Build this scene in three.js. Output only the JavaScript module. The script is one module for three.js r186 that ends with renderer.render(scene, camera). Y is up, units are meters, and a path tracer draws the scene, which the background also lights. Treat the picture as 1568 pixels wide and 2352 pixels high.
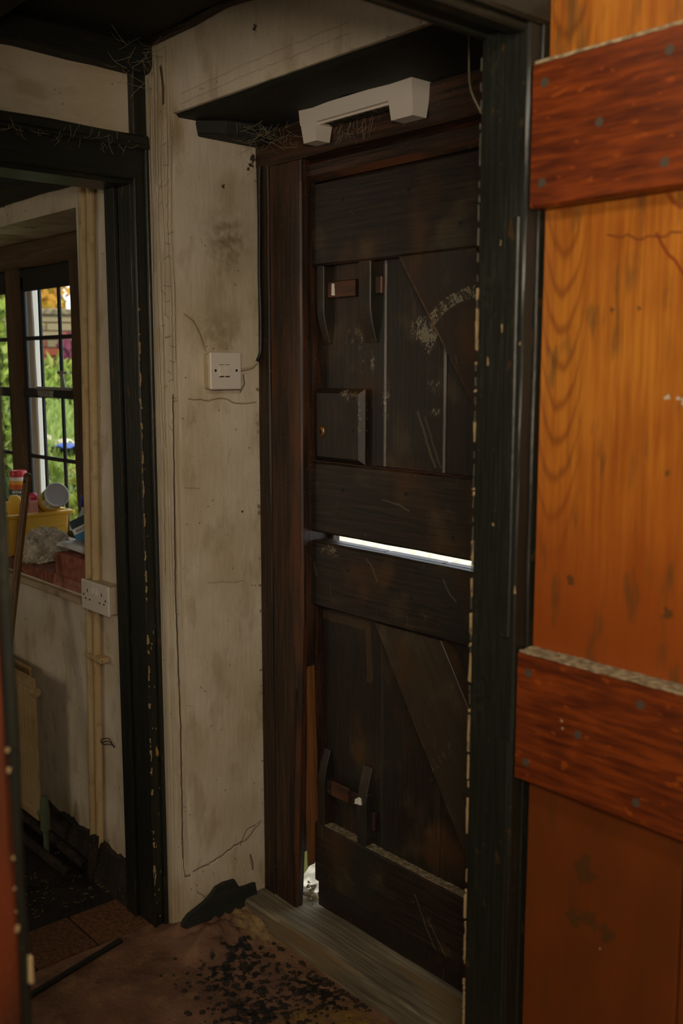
import * as THREE from 'three';
import { RectAreaLightUniformsLib } from 'three/addons/lights/RectAreaLightUniformsLib.js';
import { RoundedBoxGeometry } from 'three/addons/geometries/RoundedBoxGeometry.js';
import { mergeGeometries, toCreasedNormals } from 'three/addons/utils/BufferGeometryUtils.js';
import { createNoise2D, createNoise3D } from 'simplex-noise';

// ---------------------------------------------------------------- camera, sky, sun, lights, exposure
const scene = new THREE.Scene();
const EYE = new THREE.Vector3(2.06, 1.38, 1.22);
const AZ = THREE.MathUtils.degToRad(41.5), PITCH = THREE.MathUtils.degToRad(8.2);
const camera = new THREE.PerspectiveCamera(2 * THREE.MathUtils.radToDeg(Math.atan(1176 / 2287)), 1568 / 2352, 0.05, 200);
camera.position.copy(EYE);
camera.lookAt(EYE.x - Math.cos(AZ) * Math.cos(PITCH), EYE.y - Math.sin(PITCH), EYE.z - Math.sin(AZ) * Math.cos(PITCH));
camera.focus = 2.35;
camera.userData.fStop = 4.0;
const renderer = new THREE.WebGLRenderer({ antialias: true });
renderer.toneMapping = THREE.LinearToneMapping;
renderer.toneMappingExposure = 1.12;
renderer.shadowMap.enabled = true;
renderer.shadowMap.type = THREE.PCFSoftShadowMap;
RectAreaLightUniformsLib.init();

const SUN_DIR = new THREE.Vector3(0.62, 0.9, 0.28).normalize();
scene.background = new THREE.Color(0.86, 0.93, 1.0);   // bright thin cloud all over
scene.backgroundIntensity = 1.9;
const sun = new THREE.DirectionalLight(new THREE.Color(1, 0.93, 0.8), 3.8);
sun.position.copy(SUN_DIR).multiplyScalar(30); sun.target.position.set(-4, 0, -3);
sun.castShadow = true; sun.shadow.radius = 4; sun.shadow.mapSize.set(2048, 2048);
Object.assign(sun.shadow.camera, { left: -14, right: 14, top: 14, bottom: -14, near: 1, far: 70 });
scene.add(sun, sun.target);
const WARM = new THREE.Color(1.0, 0.85, 0.66);
const LAMP = { panel: 42.0, hall: 1.5, room: 2.7, pendant: 0.95 };   // added unseen panel, added fill windows of hall and next room, and a pendant

// ---------------------------------------------------------------- helpers
let seed = 7;
const rnd = () => { seed = (seed + 0x6d2b79f5) | 0; let t = Math.imul(seed ^ (seed >>> 15), 1 | seed); t = (t + Math.imul(t ^ (t >>> 7), 61 | t)) ^ t; return ((t ^ (t >>> 14)) >>> 0) / 4294967296; };
const rr = (a, b) => a + (b - a) * rnd();
const N2 = createNoise2D(rnd), N3 = createNoise3D(rnd);
const fbm = (x, y, o = 4) => { let s = 0, a = 0.5; for (let i = 0; i < o; i++) { s += a * N2(x, y); x = x * 2.03 + 7.1; y = y * 2.03 + 3.7; a *= 0.5; } return s; };
const clamp = (x, a = 0, b = 1) => Math.min(b, Math.max(a, x));
const sm = (a, b, x) => { const t = clamp((x - a) / (b - a)); return t * t * (3 - 2 * t); };
const mix = (a, b, t) => a + (b - a) * t;
const mix3 = (a, b, t) => [mix(a[0], b[0], t), mix(a[1], b[1], t), mix(a[2], b[2], t)];
const hex = (h) => [(h >> 16) & 255, (h >> 8) & 255, h & 255];

const taken = new Map();
function numbered(name) { const n = taken.get(name) ?? 0; taken.set(name, n + 1); return n ? name + '_' + String(n).padStart(3, '0') : name; }
const origin = new Map();
function tag(o, label, category, group, kind) {
  o.userData.label = label;
  if (category) o.userData.category = category;
  if (group) o.userData.group = group;
  if (kind) o.userData.kind = kind;
  return o;
}
function thing(name, at, label, category, group, kind) {
  const g = new THREE.Group(); g.name = numbered(name); g.position.set(...at); scene.add(g);
  origin.set(g, new THREE.Vector3(...at));
  return tag(g, label, category, group, kind);
}
// a mesh whose geometry was laid out in world coordinates, put under its parent (or the scene, with its origin at its base)
function add(name, geo, mat, parent) {
  let o;
  if (!parent) { geo.computeBoundingBox(); const b = geo.boundingBox; o = new THREE.Vector3((b.min.x + b.max.x) / 2, b.min.y, (b.min.z + b.max.z) / 2); }
  else o = origin.get(parent);
  geo.translate(-o.x, -o.y, -o.z);
  const m = new THREE.Mesh(geo, mat);
  m.castShadow = m.receiveShadow = true;
  if (!parent) { m.position.copy(o); m.name = numbered(name); scene.add(m); } else { m.name = name + '_' + String(1 + (parent.userData.n = (parent.userData.n ?? 0) + 1)).padStart(3, '0'); m.name = partName(parent, name); parent.add(m); }
  origin.set(m, o);
  return m;
}
const partCount = new Map();
function partName(parent, name) { const k = parent.uuid + name, n = partCount.get(k) ?? 0; partCount.set(k, n + 1); delete parent.userData.n; return n ? name + '_' + String(n).padStart(3, '0') : name; }
function sub(name, parent) { const g = new THREE.Group(); g.name = partName(parent, name); parent.add(g); origin.set(g, origin.get(parent)); return g; }

// texture coordinates in metres, u along the grain
function uvBox(g, grain = 'y', ou = 0, ov = 0) {
  if (g.index) g = g.toNonIndexed();
  if (!g.attributes.normal) g.computeVertexNormals();
  const p = g.attributes.position, n = g.attributes.normal, uv = new Float32Array(p.count * 2), gi = { x: 0, y: 1, z: 2 }[grain];
  for (let i = 0; i < p.count; i += 3) {
    const a = [0, 0, 0];
    for (let k = 0; k < 3; k++) { a[0] += n.getX(i + k); a[1] += n.getY(i + k); a[2] += n.getZ(i + k); }
    const ab = a.map(Math.abs), d = ab[0] > ab[1] && ab[0] > ab[2] ? 0 : ab[1] > ab[2] ? 1 : 2;
    const o = [0, 1, 2].filter((q) => q !== d), iu = o.includes(gi) ? gi : o[0], iv = o.find((q) => q !== iu);
    for (let k = 0; k < 3; k++) { const c = [p.getX(i + k), p.getY(i + k), p.getZ(i + k)]; uv[(i + k) * 2] = c[iu] + ou; uv[(i + k) * 2 + 1] = c[iv] + ov + (d * 0.37); }
  }
  g.setAttribute('uv', new THREE.BufferAttribute(uv, 2));
  return g;
}
function uvMap(g, fn) {
  if (g.index) g = g.toNonIndexed();
  const p = g.attributes.position, uv = new Float32Array(p.count * 2);
  for (let i = 0; i < p.count; i++) { const [u, v] = fn(p.getX(i), p.getY(i), p.getZ(i)); uv[i * 2] = u; uv[i * 2 + 1] = v; }
  g.setAttribute('uv', new THREE.BufferAttribute(uv, 2));
  return g;
}
// old timber: a chamfered bar with rings along its length that wander a little
function bar(x0, x1, y0, y1, z0, z1, { ch = 0.004, wob = 0, step = 0.06, grain, ou, ov } = {}) {
  const s = [x1 - x0, y1 - y0, z1 - z0], L = s.indexOf(Math.max(...s)), A = (L + 1) % 3, B = (L + 2) % 3;
  const n = wob ? Math.max(2, Math.ceil(s[L] / step)) : 1, ha = s[A] / 2, hb = s[B] / 2, c = Math.min(ch, ha * 0.9, hb * 0.9);
  const ring = [[ha - c, hb], [-ha + c, hb], [-ha, hb - c], [-ha, -hb + c], [-ha + c, -hb], [ha - c, -hb], [ha, -hb + c], [ha, hb - c]];
  const mid = [(x0 + x1) / 2, (y0 + y1) / 2, (z0 + z1) / 2], pts = [], sd = rnd() * 100;
  for (let i = 0; i <= n; i++) for (let k = 0; k < 8; k++) {
    const q = [0, 0, 0], t = (i / n) * s[L];
    const q2 = Math.floor(k / 2);
    q[L] = -s[L] / 2 + t; q[A] = ring[k][0] + (wob ? wob * N3(t * 4, q2 * 3.1, sd) : 0); q[B] = ring[k][1] + (wob ? wob * N3(t * 4, q2 * 3.1 + 50, sd) : 0);
    pts.push(q[0] + mid[0], q[1] + mid[1], q[2] + mid[2]);
  }
  const idx = [];
  for (let i = 0; i < n; i++) for (let k = 0; k < 8; k++) { const a = i * 8 + k, b = i * 8 + (k + 1) % 8; idx.push(a, b, b + 8, a, b + 8, a + 8); }
  for (let k = 1; k < 7; k++) { idx.push(0, k + 1, k); const e = n * 8; idx.push(e, e + k, e + k + 1); }
  const g = new THREE.BufferGeometry();
  g.setAttribute('position', new THREE.Float32BufferAttribute(pts, 3)); g.setIndex(idx);
  const f = toCreasedNormals(g.toNonIndexed(), 0.35);
  return uvBox(f, grain ?? 'xyz'[L], ou ?? rnd() * 3, ov ?? rnd() * 3);
}
function rbox(x0, x1, y0, y1, z0, z1, r = 0.003, seg = 2) {
  const g = new RoundedBoxGeometry(x1 - x0, y1 - y0, z1 - z0, seg, Math.min(r, (x1 - x0) / 2.01, (y1 - y0) / 2.01, (z1 - z0) / 2.01));
  g.translate((x0 + x1) / 2, (y0 + y1) / 2, (z0 + z1) / 2);
  return uvBox(g, 'y');
}
// a polygon in two world axes, extruded along the third from a to b
function slab(pts, axes, a, b, bevel = 0, holes = []) {
  const sh = new THREE.Shape(pts.map((p) => new THREE.Vector2(...p)));
  for (const h of holes) sh.holes.push(new THREE.Path(h.map((p) => new THREE.Vector2(...p))));
  const g = new THREE.ExtrudeGeometry(sh, { depth: b - a - 2 * bevel, bevelEnabled: bevel > 0, bevelSize: bevel, bevelThickness: bevel, bevelOffset: -bevel, bevelSegments: 1, curveSegments: 12 });
  g.translate(0, 0, a + bevel);
  if (axes === 'xy') return g;
  const p = g.attributes.position;
  for (let i = 0; i < p.count; i++) {
    const u = p.getX(i), v = p.getY(i), w = p.getZ(i);
    if (axes === 'zy') p.setXYZ(i, w, v, u); else p.setXYZ(i, u, w, v);   // 'zy': depth along x; 'xz': depth along y
  }
  const q = g.index ? g.toNonIndexed() : g, t = q.attributes.position, c = new Float32Array(t.array);
  for (let i = 0; i < t.count; i += 3) for (let k = 0; k < 3; k++) { t.array[(i + 1) * 3 + k] = c[(i + 2) * 3 + k]; t.array[(i + 2) * 3 + k] = c[(i + 1) * 3 + k]; }
  q.computeVertexNormals();
  return q;
}
function tube(points, r, seg = 8, closed = false, len) {
  const c = new THREE.CatmullRomCurve3(points.map((p) => new THREE.Vector3(...p)), closed, 'catmullrom', 0.4);
  return uvBox(new THREE.TubeGeometry(c, len ?? Math.max(2, points.length * 6), r, seg, closed), 'y');
}
function cyl(a, b, r0, r1 = r0, seg = 20, open = false) {
  const A = new THREE.Vector3(...a), B = new THREE.Vector3(...b), d = B.clone().sub(A), g = new THREE.CylinderGeometry(r1, r0, d.length(), seg, 1, open);
  g.applyQuaternion(new THREE.Quaternion().setFromUnitVectors(new THREE.Vector3(0, 1, 0), d.normalize()));
  g.translate((A.x + B.x) / 2, (A.y + B.y) / 2, (A.z + B.z) / 2);
  return uvBox(g, 'y');
}
function lathe(profile, at, seg = 28) { const g = new THREE.LatheGeometry(profile.map((p) => new THREE.Vector2(...p)), seg); g.translate(...at); return g; }
const merge = (list) => mergeGeometries(list.map((g) => { g = g.index ? g.toNonIndexed() : g; for (const k of Object.keys(g.attributes)) if (!['position', 'normal', 'uv'].includes(k)) g.deleteAttribute(k); return g; }));
function rough(g, amp, freq, s = 0) {
  const p = g.attributes.position;
  for (let i = 0; i < p.count; i++) { const x = p.getX(i), y = p.getY(i), z = p.getZ(i); p.setXYZ(i, x + amp * N3(x * freq + s, y * freq, z * freq), y + amp * N3(x * freq, y * freq + s + 9, z * freq), z + amp * N3(x * freq, y * freq, z * freq + s + 31)); }
  g.computeVertexNormals();
  return g;
}

// ---------------------------------------------------------------- textures
function tex(w, h, fn, { srgb = true, size = [1, 1], mirror = true } = {}) {
  const d = new Uint8Array(w * h * 4);
  for (let y = 0, i = 0; y < h; y++) for (let x = 0; x < w; x++, i += 4) {
    const c = fn((x + 0.5) / w * size[0], (y + 0.5) / h * size[1]);
    if (typeof c === 'number') d[i] = d[i + 1] = d[i + 2] = clamp(c) * 255; else { d[i] = clamp(c[0], 0, 255); d[i + 1] = clamp(c[1], 0, 255); d[i + 2] = clamp(c[2], 0, 255); }
    d[i + 3] = 255;
  }
  const t = new THREE.DataTexture(d, w, h, THREE.RGBAFormat);
  finish(t, srgb, size, mirror);
  return t;
}
function finish(t, srgb, size, mirror) {
  t.colorSpace = srgb ? THREE.SRGBColorSpace : THREE.NoColorSpace;
  t.wrapS = t.wrapT = mirror ? THREE.MirroredRepeatWrapping : THREE.RepeatWrapping;
  t.magFilter = THREE.LinearFilter; t.minFilter = THREE.LinearMipmapLinearFilter; t.generateMipmaps = true;
  t.repeat.set(1 / size[0], 1 / size[1]); t.needsUpdate = true;
  return t;
}
// noise laid down first, then lines drawn on it with the canvas
function canvasTex(w, h, size, fn, draw, srgb = true, mirror = false, org = [0, 0]) {
  const c = document.createElement('canvas'); c.width = w; c.height = h;
  const x = c.getContext('2d'), im = x.createImageData(w, h), d = im.data;
  for (let j = 0, i = 0; j < h; j++) for (let k = 0; k < w; k++, i += 4) {
    const q = fn(org[0] + (k + 0.5) / w * size[0], org[1] + (1 - (j + 0.5) / h) * size[1]);
    if (typeof q === 'number') d[i] = d[i + 1] = d[i + 2] = clamp(q) * 255; else { d[i] = clamp(q[0], 0, 255); d[i + 1] = clamp(q[1], 0, 255); d[i + 2] = clamp(q[2], 0, 255); }
    d[i + 3] = 255;
  }
  x.putImageData(im, 0, 0);
  if (draw) { x.save(); x.translate(-org[0] * w / size[0], h + org[1] * h / size[1]); x.scale(w / size[0], -h / size[1]); x.lineCap = 'round'; x.lineJoin = 'round'; draw(x); x.restore(); }
  const t = new THREE.CanvasTexture(c);
  finish(t, srgb, size, mirror);
  t.offset.set(-org[0] / size[0], -org[1] / size[1]);
  return t;
}
function wander(x, pts, width, style, jit = 0.003, step = 0.012) {
  x.strokeStyle = style; x.lineWidth = width; x.beginPath();
  for (let i = 0; i < pts.length - 1; i++) {
    const [ax, ay] = pts[i], [bx, by] = pts[i + 1], n = Math.max(1, Math.ceil(Math.hypot(bx - ax, by - ay) / step));
    for (let k = i ? 1 : 0; k <= n; k++) { const t = k / n, e = (i === 0 && k === 0) ? 0 : 1, X = mix(ax, bx, t) + e * rr(-jit, jit), Y = mix(ay, by, t) + e * rr(-jit, jit); if (!i && !k) x.moveTo(X, Y); else x.lineTo(X, Y); }
  }
  x.stroke();
}
function blob(x, cx, cy, r, style, ragged = 0.35, n = 14) {
  x.fillStyle = style; x.beginPath();
  for (let i = 0; i <= n; i++) { const a = i / n * Math.PI * 2, q = r * (1 + rr(-ragged, ragged)); if (i) x.lineTo(cx + q * Math.cos(a), cy + q * Math.sin(a)); else x.moveTo(cx + q, cy); }
  x.fill();
}
function woodTex(w, h, size, base, dark, { streak = 1, red = null, speck = 0 } = {}) {
  return tex(w, h, (u, v) => {
    const a = fbm(u * 3, v * 60, 3), b = fbm(u * 9 + 40, v * 240, 2), c = fbm(u * 2.2 + 9, v * 7 + 5, 3);
    let q = mix3(base, dark, clamp(0.5 + streak * (0.9 * a + 0.5 * b) + 0.5 * c));
    if (red) q = mix3(q, red, sm(0.02, 0.45, fbm(u * 1.4 + 77, v * 8 + 3, 3)));
    if (speck && N2(u * 90, v * 90) > 0.86 - speck * 0.1) q = mix3(q, [120, 110, 90], 0.45);
    return q;
  }, { size });
}
const T = {};
T.black = tex(1024, 512, (u, v) => {
  const s = fbm(u * 5, v * 110, 3), d = fbm(u * 7 + 3, v * 7, 4);
  let c = mix3(hex(0x23261f), hex(0x30332a), clamp(0.5 + 0.8 * s + 0.3 * d));
  const dust = sm(0.25, 0.75, fbm(u * 3 + 31, v * 14, 4) + 0.25 * N2(u * 60, v * 90));
  c = mix3(c, hex(0x55523f), dust * 0.35);
  const f = N2(u * 130 + 5, v * 130); if (f > 0.9) c = mix3(c, hex(0x9a8a62), 0.5);
  const ch = fbm(u * 9 + 61, v * 16 + 8, 3); if (ch > 0.47) c = mix3(c, hex(0x5f4526), sm(0.47, 0.56, ch) * 0.8);
  return c;
}, { size: [1, 0.5] });
T.blackBump = tex(512, 256, (u, v) => 0.5 + 0.35 * fbm(u * 5, v * 110, 3) + 0.2 * fbm(u * 40, v * 40, 2), { srgb: false, size: [1, 0.5] });
T.oak = woodTex(1024, 512, [1, 0.5], hex(0x4a3020), hex(0x20150d), { red: hex(0x58301a), speck: 0.5 });
T.oakDark = woodTex(1024, 512, [1, 0.5], hex(0x3a2718), hex(0x191008), { speck: 0.5 });
T.woodBump = tex(512, 256, (u, v) => 0.5 + 0.4 * fbm(u * 3, v * 90, 3) + 0.12 * fbm(u * 14, v * 14, 2), { srgb: false, size: [1, 0.5] });
T.plain = tex(1024, 1024, (u, v) => {
  const a = fbm(u * 2.3, v * 2.3, 5), b = fbm(u * 40, v * 9, 3), c = fbm(u * 6 + 20, v * 3 + 8, 4);
  let q = mix3(hex(0xc9bca6), hex(0xb5a382), clamp(0.45 + 0.8 * a));
  q = mix3(q, hex(0x9c8765), sm(0.12, 0.5, c) * 0.5);
  q = mix3(q, hex(0xd8cdb9), clamp(b * 0.4));
  const f = N2(u * 70, v * 70); if (f > 0.91) q = mix3(q, hex(0x6d5a40), 0.6);
  return q;
}, { size: [1.2, 1.2] });
T.plainBump = tex(512, 512, (u, v) => 0.5 + 0.4 * fbm(u * 5, v * 5, 4) + 0.1 * fbm(u * 60, v * 12, 2), { srgb: false, size: [1.2, 1.2] });
T.sill = woodTex(1024, 512, [1, 0.5], hex(0x8f846c), hex(0x544a3a), { streak: 0.6, red: hex(0x74603f), speck: 1 });
T.dust = tex(256, 256, (u, v) => mix3(hex(0x8f8266), hex(0x5c4f39), clamp(0.5 + fbm(u * 60, v * 60, 4))), { size: [0.3, 0.3] });
T.brick = tex(512, 512, (u, v) => { const a = fbm(u * 30, v * 30, 4), b = fbm(u * 7 + 4, v * 7, 3); let c = mix3(hex(0xb57a66), hex(0x8a5848), clamp(0.5 + a)); c = mix3(c, hex(0x9a7a64), sm(0.1, 0.5, b) * 0.6); return c; }, { size: [0.4, 0.4] });
T.soil = tex(512, 512, (u, v) => { const a = fbm(u * 8, v * 8, 5), b = N2(u * 90, v * 90); let c = mix3(hex(0x3a2e1e), hex(0x19130c), clamp(0.5 + a)); if (b > 0.72) c = mix3(c, hex(0x84714c), 0.6); return c; }, { size: [0.8, 0.8] });
T.stone = tex(256, 256, (u, v) => mix3(hex(0xd6ccb8), hex(0x8f8672), clamp(0.5 + 1.1 * fbm(u * 14, v * 14, 5))), { size: [0.5, 0.5] });
T.rag = tex(512, 512, (u, v) => mix3(hex(0xd6cfbe), hex(0x8d8676), clamp(0.45 + 1.1 * fbm(u * 22, v * 22, 5))), { size: [0.4, 0.4] });

// the plaster round the front door, unrolled: u = x on the front face, u = 0.13 - z on the reveal
const crackPaths = [];
{
  const save = seed; seed = 991;
  const c = (pts, w, k, j) => crackPaths.push({ pts, w, k, j });
  for (const [u, a, b] of [[0.052, 0.9, 2.05], [0.066, 1.2, 2.06], [0.081, 1.5, 2.0], [0.098, 0.2, 1.32], [0.104, 1.35, 1.93], [0.118, 1.4, 1.88], [0.035, 1.6, 2.0]]) c([[u + 0.006, b], [u - 0.004, mix(a, b, 0.6)], [u + 0.004, mix(a, b, 0.3)], [u, a]], u === 0.098 ? 0.0035 : 0.0012, u === 0.098 ? 1 : 0.7, 0.002);
  for (let i = 0; i < 26; i++) { const y = rr(1.25, 1.9), u = rr(0.06, 0.1); c([[u, y], [u + rr(0.01, 0.03), y + rr(-0.012, 0.012)]], 0.001, 0.6, 0.002); }
  c([[0.085, 2.03], [0.094, 1.985], [0.092, 1.955]], 0.006, 0.9, 0.001);
  c([[0.155, 1.312], [0.21, 1.307], [0.25, 1.312], [0.29, 1.298], [0.345, 1.3]], 0.0012, 0.9, 0.002);
  c([[0.15, 1.5], [0.175, 1.485], [0.192, 1.455], [0.204, 1.42]], 0.003, 0.35, 0.001);
  c([[0.3, 1.325], [0.312, 1.345], [0.309, 1.365]], 0.002, 0.9, 0.001);
  c([[0.14, 1.11], [0.18, 1.105]], 0.001, 0.5, 0.001); c([[0.2, 0.88], [0.26, 0.872], [0.3, 0.87]], 0.001, 0.5, 0.002);
  c([[0.14, 0.175], [0.2, 0.182], [0.26, 0.2], [0.3, 0.205], [0.345, 0.24]], 0.002, 0.7, 0.003);
  c([[0.28, 0.2], [0.3, 0.23], [0.325, 0.235]], 0.0015, 0.7, 0.002); c([[0.31, 0.16], [0.318, 0.12]], 0.003, 0.8, 0.002);
  c([[0.13, 0.17], [0.105, 0.155], [0.098, 0.2]], 0.002, 0.8, 0.002);
  c([[0.15, 0.12], [0.17, 0.1], [0.2, 0.098]], 0.0015, 0.6, 0.003);
  for (const y of [1.98, 2.0]) c([[0.16, y - 0.04], [0.4, y - 0.03], [0.7, y - 0.025]], 0.001, 0.3, 0.002);
  for (let i = 0; i < 40; i++) { const u = rr(0.14, 1.0), y = rr(0.1, 2.05); c([[u, y], [u + rr(-0.02, 0.02), y + rr(-0.02, 0.02)]], 0.0008, 0.4, 0.002); }
  seed = save;
}
T.plaster = canvasTex(1024, 2048, [1.1, 2.1], (u, v) => {
  const a = fbm(u * 2.6 + 3, v * 2.2, 5), b = fbm(u * 60, v * 9, 3), c = fbm(u * 9 + 20, v * 4 + 8, 4), w = fbm(u * 5 + 50, v * 5, 4);
  let q = mix3(hex(0xd6cab6), hex(0xbdad90), clamp(0.4 + 0.9 * a));
  q = mix3(q, hex(0x8f7c5c), sm(0.1, 0.5, c) * 0.28);
  q = mix3(q, hex(0xe2d8ca), clamp(0.25 * w + 0.35 * b));
  const blot = Math.exp(-(((u - 0.27) / 0.05) ** 2 + ((v - 1.67) / 0.06) ** 2)) + 0.6 * Math.exp(-(((u - 0.24) / 0.06) ** 2 + ((v - 1.46) / 0.05) ** 2));
  q = mix3(q, hex(0x6f6040), clamp(blot * (0.45 + 0.7 * fbm(u * 25, v * 25, 3))));
  if (u < 0.13) q = mix3(q, hex(0xbdae90), 0.45 + 0.3 * N2(u * 120, v * 4));
  q = mix3(q, hex(0x8a724c), 0.55 * clamp(Math.exp(-(((u - 0.11) / 0.05) ** 2 + ((v - 1.91) / 0.05) ** 2)) * (0.8 + 2 * c)));
  const f = N2(u * 85, v * 85); if (f > 0.9) q = mix3(q, hex(0x3c2e1e), 0.7);
  if (v < 0.2) q = mix3(q, hex(0xa58d68), 0.5 * sm(0.2, 0.05, v) * (0.7 + c));
  return q;
}, (x) => {
  seed = 5;
  for (const c of crackPaths) { wander(x, c.pts, c.w * 2.2, 'rgba(110,90,60,' + 0.25 * c.k + ')', c.j); wander(x, c.pts, c.w, 'rgba(52,38,22,' + c.k * 0.9 + ')', c.j); }
  for (const [u, v, r] of [[0.345, 1.86, 0.01], [0.34, 1.845, 0.006], [0.33, 1.835, 0.004], [0.26, 1.79, 0.004], [0.43, 2.03, 0.006], [0.3, 1.04, 0.003]]) blob(x, u, v, r, 'rgba(38,28,18,0.85)', 0.6);
  for (let y = 0; y < 1.9; y += rr(0.01, 0.16)) { x.globalAlpha = rr(0.1, 0.6); blob(x, 0.35, y, rr(0.001, 0.006), '#4a3a26', 0.6, 7); x.globalAlpha = 1; }
});
T.plasterBump = canvasTex(512, 1024, [1.1, 2.1], (u, v) => 0.6 + 0.35 * fbm(u * 6, v * 5, 4) + 0.08 * fbm(u * 60, v * 12, 2) + (u < 0.13 ? 0.15 * N2(u * 70, v * 1.5) : 0), (x) => { seed = 5; for (const c of crackPaths) wander(x, c.pts, c.w * 1.6, 'rgba(0,0,0,' + c.k * 0.8 + ')', c.j); }, false);

// the hall floor: worn brown covering, dark crumbled patches, a yellow patch; u = x, v = -z
T.floor = canvasTex(1400, 1400, [1.4, 1.4], (x, v) => {
  const z = -v, a = fbm(x * 6, z * 6, 5), b = fbm(x * 30 + 9, z * 30, 4), c = fbm(x * 2.5 + 30, z * 2.5, 3);
  let q = mix3(hex(0x86604a), hex(0x523828), clamp(0.5 + 0.6 * a + 0.3 * c));
  q = mix3(q, hex(0x846544), sm(0.1, 0.55, fbm(x * 9 + 70, z * 9, 4)) * 0.7);
  q = mix3(q, hex(0x9c8355), clamp(Math.exp(-(((x - 0.2) / 0.09) ** 2 + ((z + 0.13) / 0.04) ** 2)) * (0.8 + b)));
  const D = (px, pz, sx, sz) => Math.exp(-(((x - px) / sx) ** 2 + ((z - pz) / sz) ** 2));
  const yellow = D(0.66, -0.09, 0.1, 0.035) + D(0.55, 0.0, 0.05, 0.05) * 0.7;
  q = mix3(q, hex(0x8d6f14), clamp(yellow * (0.75 + b)));
  const dirt = D(0.3, 0.0, 0.1, 0.1) * 0.75 + D(0.49, -0.1, 0.09, 0.04) + D(0.47, 0.06, 0.08, 0.09) * 0.95 + D(0.62, 0.03, 0.05, 0.06) * 0.9 + D(0.25, -0.08, 0.06, 0.04) * 0.5 + D(0.72, -0.03, 0.03, 0.03);
  q = mix3(q, hex(0x0d0906), clamp(sm(0.35, 0.75, dirt * (0.75 + 0.6 * b) + 0.55 * b * sm(0.1, 0.5, dirt)) * 0.95));
  if (N2(x * 170, z * 170) > 0.9) q = mix3(q, hex(0xa88f64), 0.5);
  if (N2(x * 120 + 60, z * 120) > 0.92) q = mix3(q, hex(0x120c08), 0.7);
  return q;
}, null, true, true, [-0.2, -1.05]);
T.floorBump = tex(700, 700, (u, v) => 0.5 + 0.3 * fbm(u * 8, v * 8, 4) + 0.2 * fbm(u * 60, v * 60, 3), { srgb: false, size: [1.4, 1.4] });

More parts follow.
